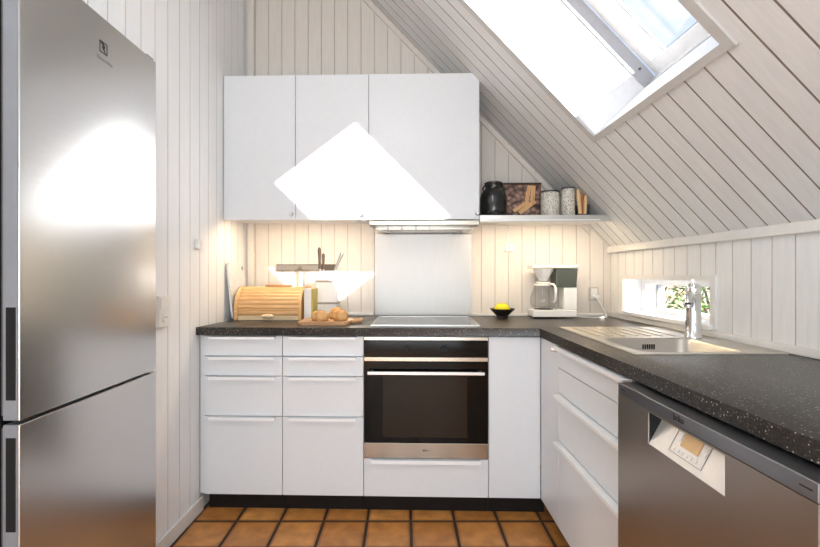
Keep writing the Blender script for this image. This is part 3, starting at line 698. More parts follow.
# ------------------------------------------------------------------ fridge
XFR = -0.934; FY0, FY1 = 1.089, 1.684; FS = 0.8145
t = thing('refrigerator', 'tall two-door stainless steel fridge freezer standing in the left wall recess', 'refrigerator', (-1.30, 1.39, 0), back=False)
mb = MB(); mb.box(-1.60, XFR - 0.052, FY0 + 0.003, FY1 - 0.003, 0.02, 1.968, 0.004); mb.build('cabinet_body', 'black', t)
mb = MB(); mb.box(-1.50, XFR - 0.09, FY0 + 0.02, FY1 - 0.02, 0.0, 0.03); mb.build('foot_base', 'black', t)
for zi0, zi1, q0, q1, nm in ((FS + 0.004, 1.968, 0.868, 1.094, 'door'), (0.06, FS - 0.006, 0.5485, 0.777, 'door')):
    mb = MB(); mb.box(XFR - 0.042, XFR - 0.0025, FY0, FY1, zi0, zi1, 0.002); d = mb.build(nm, 'fridge_edge', t)
    mb = MB(); mb.box(XFR - 0.006, XFR, FY0 - 0.0005, FY1 + 0.0005, zi0 - 0.0005, zi1 + 0.0005, 0.002); pnl = mb.build('front_panel', 'fridge', d)
    mb = MB(); mb.box(XFR - 0.034, XFR - 0.010, FY0 - 0.0012, FY0 + 0.02, q0, q1, 0.001); mb.build('handle_recess', 'black', d)
    mb = MB(); mb.box(XFR - 0.050, XFR - 0.042, FY0 + 0.006, FY1 - 0.006, zi0 + 0.01, zi1 - 0.01); mb.build('door_seal', 'gasket', d)
    if zi1 > 1.5:
        ey, ez = 1.391, H + 0.700
        mb = MB(); mb.ring(-0.018, 0.018, -0.018, 0.018, -0.0145, 0.0145, -0.0145, 0.0145, 0, 0.0006, lambda a, b, q: (XFR + q, ey + a, ez + b)); mb.build('emblem_outline', 'print', d)
        mb = MB(); mb.prism([(-0.0145, 0.0145), (0.0, 0.0145), (0.010, 0.004), (0.0035, -0.0005), (0.010, -0.0145), (0.0035, -0.010), (-0.007, 0.0), (-0.003, 0.006)], 0, 0.0006, lambda a, b, q: (XFR + q, ey + a, ez + b)); mb.build('emblem', 'print', d)
        text('lettering', 'Electrolux', 0.0175, 'printgrey', d, lambda x, y, z: (XFR + 0.0004 + z, 1.398 + x, H + 0.663 + y))
        mb = MB(); mb.box(XFR - 0.04, XFR - 0.004, FY1 - 0.05, FY1 - 0.008, zi1 + 0.0008, zi1 + 0.010, 0.003); mb.build('hinge_cap', 'fridge_edge', d)
mb = MB(); mb.box(XFR - 0.030, XFR - 0.006, FY1 - 0.028, FY1 - 0.004, FS - 0.0052, FS + 0.0032, 0.001); mb.build('hinge', 'knob', t)

# ------------------------------------------------------------------ left wall fittings
def lwm(d, y, z): return (xleft(y) + d, y, z)
t = thing('wall_socket', 'white switch and socket plate on the left wall beside the fridge', 'socket', (xleft(1.885), 1.885, H - 0.155), back=False)
mb = MB(); mb.box(0.0005, 0.016, 1.850, 1.930, H - 0.222, H - 0.092, 0.002, lwm); pl = mb.build('plate', 'plastic', t)
mb = MB(); mb.box(0.0162, 0.021, 1.857, 1.923, H - 0.145, H - 0.098, 0.002, lwm); mb.build('switch_rocker', 'plastic', pl)
mb = MB(); mb.lathe([(0, 0.004), (0.019, 0.004), (0.021, 0.0), (0, 0.0)], (xleft(1.89) + 0.0162, 1.89, H - 0.182), 24, Matrix.Rotation(pi / 2, 4, 'Y')); so = mb.build('socket_face', 'plastic', pl)
for s in (-1, 1):
    mb = MB(); mb.lathe([(0, 0.001), (0.0025, 0.001), (0.0025, 0), (0, 0)], (xleft(1.89) + 0.0203, 1.89 + s * 0.0095, H - 0.182), 10, Matrix.Rotation(pi / 2, 4, 'Y')); mb.build('socket_hole', 'black', so)
t = thing('wall_sensor', 'small white sensor box on the left wall above the worktop end', 'sensor', (xleft(2.18), 2.18, H + 0.145), back=False)
mb = MB(); mb.box(0.0005, 0.020, 2.172, 2.212, H + 0.122, H + 0.170, 0.003, lwm); mb.build('sensor_housing', 'plastic', t)
mb = MB(); mb.box(0.0202, 0.0222, 2.180, 2.204, H + 0.134, H + 0.158, 0.0008, lwm); mb.build('sensor_lens', 'trim', t)

# ------------------------------------------------------------------ worktop things (back run)
ct = CT + 0.0006
# hob
hw0, hw1 = 2.225, 2.695
hx0, hx1 = bu(370.5, 2.225), bu(480.0, 2.225)
t = thing('ceramic_hob', 'black ceramic hob with steel rim set in the worktop above the oven', 'hob', ((hx0 + hx1) / 2, 2.46, ct))
mb = MB(); mb.ring(hx0, hx1, hw0, hw1, hx0 + 0.008, hx1 - 0.008, hw0 + 0.008, hw1 - 0.008, ct, ct + 0.006, lambda a, b, q: (a, b, q)); mb.build('rim', 'knob', t)
mb = MB(); mb.box(hx0 + 0.0082, hx1 - 0.0082, hw0 + 0.0082, hw1 - 0.0082, ct, ct + 0.0048); gl = mb.build('glass_plate', 'hob', t)
for (ax, aw, r) in ((0.15, 0.13, 0.09), (0.42, 0.13, 0.075), (0.15, 0.35, 0.075), (0.42, 0.35, 0.09)):
    mb = MB(); mb.lathe([(r - 0.003, 0), (r, 0), (r, 0.0003), (r - 0.003, 0.0003), (r - 0.003, 0)], (hx0 + ax, hw0 + aw, ct + 0.0049), 48); mb.build('cooking_zone', 'printgrey', gl)

# cutting board leaning on the left wall
t = thing('cutting_board', 'white speckled cutting board leaning against the left wall behind the bread box', 'cutting board', (-0.975, 2.63, ct), back=False)
def cbm(p, q, a):     # p along y, q up, a thickness
    lean = math.atan2(0.030, 0.30)
    return (-0.958 - q * sin(lean) - a * cos(lean), 2.505 + p, ct + q * cos(lean) - a * sin(lean) + 0.004)
pts = []
def rr_pts(x0, x1, y0, y1, r, k=6):
    out = []
    for cx, cy, a0 in ((x1 - r, y1 - r, 0), (x0 + r, y1 - r, 90), (x0 + r, y0 + r, 180), (x1 - r, y0 + r, 270)):
        out += [(cx + r * cos(R(a0 + 90 * i / k)), cy + r * sin(R(a0 + 90 * i / k))) for i in range(k + 1)]
    return out
mb = MB(); mb.prism(rr_pts(0, 0.245, 0, 0.318, 0.028), 0, 0.010, cbm, 0.002); bd = mb.build('board', 'spboard', t)
mb = MB(); cc = [cbm(0.215 + 0.010 * cos(a), 0.29 + 0.010 * sin(a), -0.0004) for a in [k * pi / 8 for k in range(16)]]
mb.tube(cc + cc[:1], 0.0025, 6, cap=False); mb.build('hanging_hole', 'printgrey', bd)

# bread box
xb0, xb1 = bu(233.6, 2.47), bu(300.8, 2.47)
wb0, wb1 = 2.470, 2.730
BH = bz(270, 286.5, 2.58) - ct
t = thing('bread_box', 'bamboo roll-top bread box with slatted curved front', 'bread box', ((xb0 + xb1) / 2, 2.6, ct))
def bbprof(inset=0.0):
    r = 0.125 - inset; cx_, cz = wb0 + 0.125, BH - 0.125
    pr = [(wb0 + inset, 0.0), (wb0 + inset, cz)]
    pr += [(cx_ - r * cos(R(a)), cz + r * sin(R(a))) for a in range(6, 91, 6)]
    pr += [(wb1, BH - inset), (wb1, 0.0)]
    return pr
for a, b in ((xb0, xb0 + 0.020), (xb1 - 0.016, xb1)):
    mb = MB(); mb.prism(bbprof(), a, b, lambda p, q, x: (x, p, ct + q), 0.003); mb.build('end_panel', 'pine', t)
mb = MB(); mb.box(xb0 + 0.021, xb1 - 0.017, wb0 + 0.03, wb1 - 0.005, ct + 0.0, ct + 0.010).box(xb0 + 0.021, xb1 - 0.017, wb1 - 0.012, wb1 - 0.002, ct + 0.010, ct + BH - 0.014).box(xb0 + 0.021, xb1 - 0.017, wb0 + 0.135, wb1 - 0.002, ct + BH - 0.0145, ct + BH - 0.003); mb.build('box_shell', 'pine_light', t)
# tambour slats follow the curved front
pr = []
r = 0.118; cx_, cz = wb0 + 0.125, BH - 0.125
path = [(wb0 + 0.007, 0.030 + 0.0 * k) for k in range(1)]
arc = [(cx_ - r * cos(R(a)), cz + r * sin(R(a)), a) for a in range(0, 97, 12)]
mb = MB()
levels = [(wb0 + 0.007, 0.027, 0)] + ([(wb0 + 0.007, cz - 0.008, 0)] if cz > 0.045 else []) + arc
prof = []
for (p0, q0, a0), (p1, q1, a1) in zip(levels, levels[1:]):
    am = R((a0 + a1) / 2); nx, nz = -cos(am), sin(am)
    for k, f in enumerate((0.03, 0.2, 0.5, 0.8, 0.97)):
        hgt = (-0.003, 0.0026, 0.004, 0.0026, -0.003)[k]
        prof.append((p0 + (p1 - p0) * f + nx * hgt, q0 + (q1 - q0) * f + nz * hgt))
prof2 = [(p + 0.006, q - 0.004) for p, q in prof]
mb.prism(prof + prof2[::-1], xb0 + 0.0205, xb1 - 0.0165, lambda p, q, x: (x, p, ct + q)); tb = mb.build('roll_front', 'pine', t, ang=50)
mb = MB(); mb.box(xb0 + 0.0205, xb1 - 0.0165, wb0 + 0.004, wb0 + 0.018, ct + 0.0005, ct + 0.026, 0.002); mb.build('bottom_rail', 'pine_light', t)
kx0, kx1 = bu(262, 2.46), bu(273.5, 2.46)
mb = MB(); mb.tube([(kx0 + (kx1 - kx0) * k / 6, wb0 - 0.016 + 0.004 * abs(k - 3) / 3, bz(268, 316.2, 2.46)) for k in range(7)], [0.006, 0.010, 0.012, 0.0125, 0.012, 0.010, 0.006], 12)
mb.box((kx0 + kx1) / 2 - 0.012, (kx0 + kx1) / 2 + 0.012, wb0 - 0.012, wb0 + 0.006, bz(268, 316.2, 2.46) - 0.006, bz(268, 316.2, 2.46) + 0.006)
mb.build('handle', 'pine_light', tb)
mb = MB(); mb.box(bu(264, 2.6), bu(290, 2.6), wb0 + 0.150, wb0 + 0.185, ct + BH - 0.0025, ct + BH + 0.010, 0.003); mb.build('top_stop', 'board', t)

# white book with mustard edge
t = thing('book', 'white book with mustard spine edge standing between bread box and knife block', 'book', (bu(309, 2.49), 2.56, ct))
kx0, kx1, ke = bu(303.9, 2.49), bu(311.2, 2.49), bu(313.4, 2.49)
bh = bz(309, 288.3, 2.49) - ct
mb = MB(); mb.box(kx0, kx1, 2.492, 2.595, ct, ct + bh - 0.002, 0.002); mb.build('pages', 'book', t)
mb = MB(); mb.box(kx1 + 0.0003, ke, 2.488, 2.597, ct, ct + bh, 0.002); mb.build('cover', 'bookedge', t)

# knife block
kw = 2.60
k0, k1 = bu(316.0, kw), bu(337.0, kw); kh = bz(326, 271.3, kw) - ct
t = thing('knife_block', 'tall white grooved knife block with two grey bands', 'knife block', ((k0 + k1) / 2, kw + 0.05, ct))
bm = bmesh.new()
n = 6; pr = []
for i in range(n):
    a = k0 + (k1 - k0) * i / n; b = k0 + (k1 - k0) * (i + 1) / n
    pr += [(a + 0.0015, kw), (b - 0.0015, kw)]
    if i < n - 1: pr += [(b - 0.001, kw + 0.003), (b + 0.001, kw + 0.003)]
pr += [(k1, kw + 0.002), (k1, kw + 0.10), (k0, kw + 0.10), (k0, kw + 0.002)]
mb = MB(); mb.prism(pr, ct, ct + kh, lambda p, q, a: (p, q, a)); mb.build('block_body', 'paint', t)
for py in (281.4, 303.2):
    z = bz(326, py, kw); mb = MB(); mb.ring(k0 - 0.002, k1 + 0.002, kw - 0.002, kw + 0.102, k0 - 0.0002, k1 + 0.0002, kw - 0.0002, kw + 0.1002, z - 0.0055, z + 0.0055, lambda a, b, q: (a, b, q)); mb.build('band', 'band', t)
kt = ct + kh
def knife(px0, px1, pytop, r, label, mat='knifehandle', dw=0.03):
    x0, x1, zt = bu(px0, kw + dw), bu(px1, kw + dw), bz(px1, pytop, kw + dw)
    t = thing('kitchen_knife', label, 'knife', (x0, kw + dw, kt), 'knives in the knife block')
    d = Vector((x1 - x0, 0, zt - kt)); a = Vector((x0, kw + dw, kt + 0.0005))
    mb = MB(); mb.tube([a + d * f for f in (0.10, 0.2, 0.45, 0.7, 0.9, 1.0)], [r * 0.8, r * 0.9, r * 0.85, r, r * 1.15, r * 0.6], 12); h = mb.build('handle', mat, t)
    mb = MB(); mb.tube([a + d * f for f in (0.0, 0.10)], r * 0.85, 12); mb.build('bolster', 'knifesteel', t)
knife(319.8, 319.3, 247.5, 0.0090, 'longest brown-handled knife upright in the knife block, leftmost')
knife(323.5, 323.4, 253.5, 0.0080, 'shorter brown-handled knife beside the longest one', dw=0.05)
knife(336.0 - 1.5, 342.8, 251.8, 0.0100, 'steel-handled knife tilted to the right in the knife block', 'knifesteel', dw=0.03)

# magnetic strip
mb = MB(); mb.box(bu(277, WB), bu(337, WB), WB - 0.016, WB - 0.0005, bz(306, 270.4, WB), bz(306, 264.3, WB), 0.002)
o = mb.build('magnetic_strip', 'magnet', origin=(bu(306, WB), WB, bz(306, 267, WB))); tag(o, 'long grey-brown magnetic knife strip on the wall above the bread box', 'knife strip', back=True)

# bread board with buns
q0, q1 = bu(299.5, 2.30), bu(350, 2.30)
t = thing('bread_board', 'wooden bread board with looped handle lying left of the hob', 'bread board', ((q0 + q1) / 2, 2.36, ct))
mb = MB(); mb.prism(rr_pts(q0, q1, 2.245, 2.47, 0.03), ct, ct + 0.018, lambda p, q, a: (p, q, a), 0.004); bb = mb.build('board', 'board', t)
hc = (q1 + 0.024, 2.36)
mb = MB(); ring_ = [(hc[0] + 0.028 * cos(a), hc[1] + 0.036 * sin(a), ct + 0.0125 + 0.004 * cos(a)) for a in [k * pi / 12 for k in range(25)]]
mb.tube(ring_, 0.010, 10, cap=False); mb.build('looped_handle', 'board', t)
bt = ct + 0.0185
def bun(px, py, w, rx, rz, label, seed):
    x = bu(px, w)
    mb = MB(); mb.blob((0, 0, 0), (rx, 0.040, rz), 4, 0.05, seed)
    for v in mb.bm.verts:
        if v.co.z < -rz * 0.55: v.co.z = -rz * 0.55
        v.co += Vector((x, w, bt + rz * 0.552))
    o = mb.build('bread_roll', 'crust', origin=(x, w, bt)); tag(o, label, 'bread roll', 'bread rolls on the board', back=True)
bun(320.0, 318, 2.31, 0.047, 0.034, 'golden bread roll at the left on the wooden board', 1)
bun(340.2, 317.5, 2.32, 0.042, 0.036, 'golden bread roll in front at the right on the wooden board', 2)
bun(337.0, 315, 2.42, 0.044, 0.040, 'paler bread roll behind the right one on the board', 3)

# bowl with lemon
lx, lw_ = bu(502.3, 2.67), 2.67
lb = [(0, 0.0), (0.032, 0.0), (0.034, 0.003), (0.032, 0.010), (0.050, 0.028), (0.073, 0.052), (0.0745, 0.054), (0.072, 0.0545), (0.048, 0.033), (0.030, 0.018), (0, 0.015)]
mb = MB(); mb.lathe(lb, (lx, lw_, ct), 48); o = mb.build('fruit_bowl', 'bowl', origin=(lx, lw_, ct)); tag(o, 'small dark brown footed bowl holding a lemon on the worktop', 'bowl', back=True)
t = thing('lemon', 'yellow lemon lying in the small dark bowl', 'lemon', (lx, lw_, ct + 0.02))
mb = MB(); mb.lathe([(0, -0.047), (0.005, -0.045), (0.008, -0.041), (0.020, -0.034), (0.029, -0.02), (0.0325, 0), (0.029, 0.02), (0.020, 0.034), (0.008, 0.041), (0.006, 0.046), (0, 0.048)], (lx - 0.001, lw_, ct + 0.0545), 32, Matrix.Rotation(pi / 2, 4, 'Y')); mb.build('fruit', 'lemon', t, ang=60)
mb = MB(); mb.lathe([(0, 0.003), (0.003, 0.002), (0.003, 0), (0, 0)], (lx + 0.0465, lw_, ct + 0.0545), 10, Matrix.Rotation(pi / 2, 4, 'Y')); mb.build('stem_end', 'bark', t)

# coffee maker
cw = 2.62
c0, c1, c2, c3 = bu(533.0, cw), bu(556.5, cw), bu(565, cw), bu(577.5, cw)
zc = lambda py: bz(553, py, cw)
t = thing('coffee_maker', 'white filter coffee maker with dark tank and glass carafe', 'coffee maker', ((c0 + c3) / 2, cw + 0.06, ct))
mb = MB(); mb.box(c0, c3 - 0.002, cw, cw + 0.13, ct + 0.008, zc(310.0), 0.006); bs = mb.build('base', 'plastic', t)
mb = MB(); mb.box(c0 + 0.006, bu(558, cw), cw + 0.004, cw + 0.12, ct, ct + 0.0078, 0.002); mb.build('foot', 'black', bs)
mb = MB(); mb.box(c2 - 0.004, c3 - 0.001, cw + 0.005, cw + 0.12, zc(309.9), zc(287.5), 0.004); mb.build('column', 'plastic', t)
mb = MB(); mb.prism([(c1, zc(287.3)), (c3 - 0.004, zc(287.3)), (c3 + 0.004, zc(268.5)), (c1, zc(268.5))], cw + 0.002, cw + 0.12, lambda p, q, a: (p, a, q), 0.004); mb.build('water_tank', 'tank', t)
mb = MB(); mb.box(bu(532.5, cw), c3 + 0.006, cw - 0.002, cw + 0.125, zc(268.3), zc(265.0), 0.005); mb.build('top_cover', 'plastic', t)
vx, vw = bu(546.0, cw), cw + 0.055
mb = MB(); mb.lathe([(0.022, 0), (0.028, 0.004), (0.056, 0.062), (0.058, 0.070), (0.054, 0.070), (0.026, 0.008), (0.022, 0.004), (0.022, 0)], (vx, vw, zc(281.0)), 40); mb.build('filter_holder', 'coffeefilter', t)
mb = MB(); mb.lathe([(0, 0), (0.052, 0), (0.054, 0.004), (0, 0.004)], (vx, vw, zc(309.8)), 36); mb.build('hot_plate', 'gasket', bs)
z0 = zc(308.8)
CH = zc(283.2) - z0
ca = thing('carafe', 'glass coffee carafe standing on the hot plate of the coffee maker', 'carafe', (vx, vw, z0))
mb = MB(); mb.lathe([(0, 0), (0.060, 0), (0.070, 0.010), (0.077, 0.035), (0.074, 0.065), (0.060, 0.105), (0.050, CH - 0.012), (0.052, CH), (0.050, CH), (0.048, CH - 0.012), (0.058, 0.104), (0.072, 0.065), (0.075, 0.035), (0.068, 0.011), (0, 0.003)], (vx, vw, z0), 48); mb.build('glass_body', 'carafe', ca)
mb = MB(); mb.lathe([(0.0525, 0), (0.0535, 0), (0.0535, 0.010), (0.0525, 0.010), (0.0525, 0)], (vx, vw, z0 + CH - 0.014), 40); mb.build('collar', 'plastic', ca)
hd = Vector((0.55, -0.83, 0)).normalized()
mb = MB(); base = Vector((vx, vw, z0))
mb.tube([base + hd * rr_ + Vector((0, 0, q)) for rr_, q in ((0.053, CH - 0.008), (0.072, CH - 0.006), (0.086, CH - 0.018), (0.090, 0.080), (0.086, 0.050), (0.076, 0.038))], [0.006, 0.007, 0.007, 0.007, 0.006, 0.005], 10); mb.build('handle', 'plastic', ca)
mb = MB(); mb.lathe([(0, 0.008), (0.030, 0.006), (0.046, 0.001), (0.047, 0), (0, 0)], (vx, vw, z0 + CH + 0.0006), 36); mb.build('lid', 'plastic', ca)

# sockets and cords on the back wall
t = thing('wall_socket', 'white wall socket right of the coffee maker with a plug in it', 'socket', (bu(593, WB), WB, bz(593, 294, WB)))
mb = MB(); mb.box(bu(588.6, WB), bu(597.8, WB), WB - 0.014, WB - 0.0005, bz(593, 300.3, WB), bz(593, 287.2, WB), 0.003); mb.build('plate', 'oldplastic', t)
mb = MB(); mb.box(bu(590, WB), bu(596.4, WB), WB - 0.017, WB - 0.0142, bz(593, 299.4, WB), bz(593, 288.2, WB), 0.001); mb.build('socket_face', 'trim', t)
pz = bz(594, 296.5, WB); pxx = bu(594, WB)
t = thing('power_cord', 'white power cord with plug running from the wall socket to the coffee maker', 'cord', (pxx, WB - 0.03, ct))
mb = MB(); mb.lathe([(0, 0.034), (0.010, 0.034), (0.015, 0.026), (0.017, 0.0), (0, 0)], (pxx, WB - 0.0172, pz), 20, Matrix.Rotation(pi / 2, 4, 'X')); mb.build('plug', 'plastic', t)
def smooth(pts, n=8):
    pts = [Vector(p) for p in pts]; out = []
    for i in range(len(pts) - 1):
        p0, p1, p2, p3 = pts[max(i - 1, 0)], pts[i], pts[i + 1], pts[min(i + 2, len(pts) - 1)]
        for k in range(n):
            t_ = k / n
            out.append(0.5 * ((2 * p1) + (p2 - p0) * t_ + (2 * p0 - 5 * p1 + 4 * p2 - p3) * t_ ** 2 + (3 * p1 - p0 - 3 * p2 + p3) * t_ ** 3))
    return out + [pts[-1]]
cz_ = ct + 0.0040
mb = MB(); mb.tube(smooth([(pxx, WB - 0.048, pz - 0.006), (pxx + 0.012, WB - 0.056, pz - 0.035), (pxx + 0.034, WB - 0.058, pz - 0.075), (pxx + 0.046, WB - 0.062, cz_ + 0.012), (pxx + 0.038, WB - 0.085, cz_), (pxx + 0.02, WB - 0.125, cz_), (pxx - 0.05, WB - 0.135, cz_), (pxx - 0.09, WB - 0.11, cz_), (c3 + 0.004, WB - 0.09, cz_ + 0.002)]), 0.0034, 8); mb.build('cable', 'plastic', t)
t = thing('light_switch', 'small cream pull switch on the wall under the shelf', 'switch', (bu(508.6, WB), WB, bz(508.6, 248, WB)))
mb = MB(); mb.box(bu(504.7, WB), bu(512.7, WB), WB - 0.020, WB - 0.0005, bz(508, 251.8, WB), bz(508, 244.4, WB), 0.004); mb.build('switch_housing', 'plastic', t)
mb = MB(); mb.box(bu(507.2, WB), bu(510.2, WB), WB - 0.024, WB - 0.0202, bz(508, 249.6, WB), bz(508, 246.6, WB), 0.001); mb.build('switch_rocker', 'casing', t)
mb = MB(); mb.tube(smooth([(bu(508.3, WB), WB - 0.006, bz(508, 244.6, WB)), (bu(508.4, WB), WB - 0.006, bz(508, 238, WB)), (bu(507.6, WB), WB - 0.006, SZ0 - 0.002)]), 0.0022, 8); mb.build('lead', 'plastic', t)

# ------------------------------------------------------------------ sink and tap
t = thing('kitchen_sink', 'inset stainless steel sink with bowl and ribbed drainer', 'sink', ((SX0 + SX1) / 2, (SY0 + SY1) / 2, ct), back=False)
bm = bmesh.new()
K = 6
def rl(x0, x1, y0, y1, r, z): return [bm.verts.new((p, q, z)) for p, q in rr_pts(x0, x1, y0, y1, r, K)]
loops = [rl(SX0, SX1, SY0, SY1, 0.012, ct), rl(SX0 + 0.001, SX1 - 0.001, SY0 + 0.001, SY1 - 0.001, 0.012, ct + 0.0045), rl(SX0 + 0.008, SX1 - 0.008, SY0 + 0.008, SY1 - 0.008, 0.012, ct + 0.0055),
         rl(SX0 + 0.014, SX1 - 0.014, SY0 + 0.014, SY1 - 0.014, 0.012, ct + 0.0025), rl(BX0 - 0.008, BX1 + 0.008, BY0 - 0.008, BY1 + 0.008, 0.05, ct + 0.0025)]
for a, b in zip(loops, loops[1:]):
    for i in range(len(a)):
        j = (i + 1) % len(a); bm.faces.new((a[i], a[j], b[j], b[i]))
mb = MB(); mb.bm.free(); mb.bm = bm; plate = mb.build('drainer_plate', 'sink', t, ang=60)
bm = bmesh.new()
loops = [rl(BX0 - 0.008, BX1 + 0.008, BY0 - 0.008, BY1 + 0.008, 0.05, ct + 0.0025), rl(BX0, BX1, BY0, BY1, 0.045, ct - 0.004), rl(BX0 + 0.008, BX1 - 0.008, BY0 + 0.008, BY1 - 0.008, 0.045, ct - 0.14), rl(BX0 + 0.03, BX1 - 0.03, BY0 + 0.03, BY1 - 0.03, 0.03, ct - 0.158), rl(BX0 + 0.13, BX1 - 0.13, BY0 + 0.13, BY1 - 0.13, 0.02, ct - 0.160)]
for a, b in zip(loops, loops[1:]):
    for i in range(len(a)):
        j = (i + 1) % len(a); bm.faces.new((a[i], a[j], b[j], b[i]))
bm.faces.new(loops[-1])
mb = MB(); mb.bm.free(); mb.bm = bm; bowl = mb.build('bowl', 'sink', t, ang=60)
mb = MB(); mb.lathe([(0, 0.004), (0.03, 0.004), (0.042, 0.001), (0.042, 0), (0, 0)], ((BX0 + BX1) / 2, (BY0 + BY1) / 2, ct - 0.1598), 28); mb.build('drain', 'chrome', bowl)
for k in range(6):
    xx = 0.948 + k * 0.0088
    mb = MB(); mb.box(xx, xx + 0.005, BY1 - 0.0045, BY1 - 0.001, ct - 0.042, ct - 0.022, 0.001); mb.build('overflow_slot', 'black', bowl)
for k in range(7):
    xx = 0.80 + k * 0.052
    mb = MB(); mb.prism(rr_pts(xx - 0.008, xx + 0.008, 1.845, 2.13, 0.0079, 3), ct + 0.0026, ct + 0.0062, lambda p, q, a: (p, q, a), 0.0015); mb.build('drainer_rib', 'sink', plate)

fx_, fy_ = 1.164, 1.812
f0 = ct + 0.0028
t = thing('kitchen_tap', 'chrome single-lever kitchen tap behind the sink bowl', 'tap', (fx_, fy_, f0), back=False)
mb = MB(); mb.lathe([(0, 0), (0.032, 0), (0.032, 0.006), (0.0285, 0.010), (0.0280, 0.05), (0.0265, 0.10), (0.0260, 0.168), (0.0275, 0.172), (0.0275, 0.176), (0, 0.178)], (fx_, fy_, f0), 40); tb = mb.build('tap_body', 'chrome', t)
sd = Vector((-0.62, -0.78, 0)).normalized()
sp0 = Vector((fx_, fy_, f0 + 0.150))
mb = MB(); mb.tube(smooth([sp0, sp0 + sd * 0.05 + Vector((0, 0, 0.018)), sp0 + sd * 0.105 + Vector((0, 0, 0.028)), sp0 + sd * 0.150 + Vector((0, 0, 0.020)), sp0 + sd * 0.166 + Vector((0, 0, -0.006))], 6), 0.0125, 16); spt = mb.build('spout', 'chrome', t)
e = sp0 + sd * 0.167 + Vector((0, 0, -0.008))
mb = MB(); mb.lathe([(0, 0.0), (0.0135, 0.0), (0.0140, 0.012), (0, 0.012)], (e.x, e.y, e.z - 0.012), 24); mb.build('aerator', 'knob', spt)
mb = MB(); top = Vector((fx_, fy_, f0 + 0.1795))
mb.lathe([(0, 0), (0.0275, 0), (0.0290, 0.012), (0.0265, 0.028), (0.016, 0.038), (0, 0.041)], top, 32)
mb.build('lever_cap', 'chrome', t)
ld = Vector((-0.55, -0.83, 0)).normalized()
mb = MB(); mb.tube([top + Vector((0, 0, 0.024)), top + ld * 0.03 + Vector((0, 0, 0.036)), top + ld * 0.07 + Vector((0, 0, 0.047)), top + ld * 0.095 + Vector((0, 0, 0.050))], [0.010, 0.0085, 0.0075, 0.006], 12); mb.build('lever', 'chrome', t)

# ------------------------------------------------------------------ outside the low window
mb = MB(); mb.box(1.6, 40, -30, 40, -0.25, -0.15); o = mb.build('ground', 'gravel', origin=(12, 4, -0.15)); struct(o)
def bush(c, r, mat, n, label, seed, lf=0.035):
    rnd = random.Random(seed)
    t = thing('shrub', label, 'shrub', (c[0], c[1], -0.15), 'shrubs outside the low window', back=False)
    mb = MB()
    for k in range(5):
        a = rnd.uniform(0, 2 * pi); mb.tube(smooth([(c[0], c[1], -0.15), (c[0] + 0.2 * r[0] * cos(a), c[1] + 0.2 * r[1] * sin(a), -0.15 + r[2]), (c[0] + 0.6 * r[0] * cos(a), c[1] + 0.6 * r[1] * sin(a), -0.15 + 1.7 * r[2])], 4), 0.012, 6)
    mb.build('stem', 'bark', t)
    bm = bmesh.new()
    for k in range(n):
        while True:
            q = Vector((rnd.uniform(-1, 1), rnd.uniform(-1, 1), rnd.uniform(-1, 1)))
            if 0.25 < q.length < 1: break
        cen = Vector((c[0] + q.x * r[0], c[1] + q.y * r[1], -0.15 + r[2] + q.z * r[2]))
        a = Vector((rnd.gauss(0, 1), rnd.gauss(0, 1), rnd.gauss(0, 1))).normalized(); b = a.orthogonal().normalized()
        s = lf * rnd.uniform(0.6, 1.3)
        bm.faces.new([bm.verts.new(cen + p) for p in (a * s, b * s * 0.45, -a * s, -b * s * 0.45)])
    mb = MB(); mb.bm.free(); mb.bm = bm; mb.build('foliage', mat, t, smooth=False)
bush((3.0, 4.25, 0), (0.5, 0.5, 0.72), 'leaf', 2600, 'green leafy shrub seen behind the tap through the low window', 3)
bush((4.3, 7.8, 0), (0.9, 0.8, 0.66), 'leafdry', 2600, 'pale dry shrub seen through the left of the low window', 5, 0.05)

# ------------------------------------------------------------------ turn the back run, light, camera
RT = Matrix.Rotation(-TH, 4, 'Z')
for o in BACK:
    o.location = RT @ o.location
    o.rotation_euler = (0, 0, -TH)
for o in COL.objects:
    if '_o' in o: del o['_o']
    if o.parent and 'category' in o: del o['category']

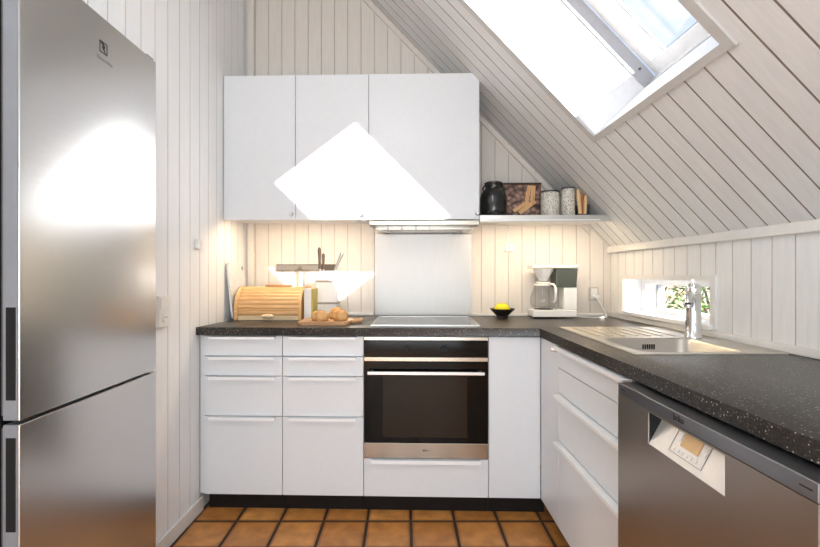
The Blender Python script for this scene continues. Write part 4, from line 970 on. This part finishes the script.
sa, sc2 = 1.02, 0.755                                  # sun travels (-sa, 1, -sc2)
sd_ = Vector((-sa, 1, -sc2)).normalized()
su = bpy.data.lights.new('sun', 'SUN'); su.energy = 15.5; su.angle = R(0.5); su.color = (1.0, 0.985, 0.96)
so_ = bpy.data.objects.new('sun', su); COL.objects.link(so_); so_.rotation_euler = sd_.to_track_quat('-Z', 'Y').to_euler(); so_.location = (4, -3, 5)
ar = bpy.data.lights.new('added_rear_fill', 'AREA'); ar.shape = 'RECTANGLE'; ar.size = 1.40; ar.size_y = 1.95; ar.energy = 39; ar.color = (0.82, 0.92, 1.0)  # unseen area light added as fill at the rear opening
ao = bpy.data.objects.new('added_rear_fill', ar); COL.objects.link(ao); ao.location = (-0.12, YREAR + 0.03, 1.08); ao.rotation_euler = (R(90), 0, 0)
# added fill point above the camera, no fixture; shades the drawer handles
pl = bpy.data.lights.new('added_top_fill', 'POINT'); pl.energy = 12; pl.shadow_soft_size = 0.30; pl.color = (0.97, 0.99, 1.0)
po = bpy.data.objects.new('added_top_fill', pl); COL.objects.link(po); po.location = (-0.25, 0.45, 2.50)

w = bpy.data.worlds.new('World'); SC.world = w; w.use_nodes = True; nt = w.node_tree
bg = nt.nodes['Background']
tc = N(nt, 'ShaderNodeTexCoord'); mpn = N(nt, 'ShaderNodeMapping'); mpn.inputs['Scale'].default_value = (1, 1, 2)
L(nt, tc.outputs['Generated'], mpn.inputs['Vector'])
cl = N(nt, 'ShaderNodeTexNoise', Scale=3.0, Detail=6.0, Roughness=0.55); L(nt, mpn.outputs['Vector'], cl.inputs['Vector'])
cr = ramp(nt, cl.outputs['Fac'], [(0.50, (0.40, 0.51, 0.72)), (0.78, (0.72, 0.77, 0.84))])
sep = N(nt, 'ShaderNodeSeparateXYZ'); L(nt, tc.outputs['Generated'], sep.inputs['Vector'])
hr = ramp(nt, sep.outputs['Z'], [(0.0, (1, 1, 1)), (0.35, (0, 0, 0))])
mxw = N(nt, 'ShaderNodeMixRGB'); L(nt, hr.outputs['Color'], mxw.inputs['Fac']); L(nt, cr.outputs['Color'], mxw.inputs['Color1']); mxw.inputs['Color2'].default_value = (0.95, 0.96, 0.98, 1)
L(nt, mxw.outputs['Color'], bg.inputs['Color']); bg.inputs['Strength'].default_value = 1.0

cam = bpy.data.cameras.new('camera'); cam.sensor_width = 36; cam.lens = 36 * F / 820
cam.shift_x = (410 - CX) / 820; cam.shift_y = (CY - 273.5) / 820; cam.clip_start = 0.05
co = bpy.data.objects.new('camera', cam); COL.objects.link(co); co.location = (0, 0, H); co.rotation_euler = (R(90), 0, 0)
SC.camera = co
SC.view_settings.view_transform = 'Standard'; SC.view_settings.look = 'None'; SC.view_settings.gamma = 1.0; SC.view_settings.use_curve_mapping = False
SC.view_settings.exposure = 0.54
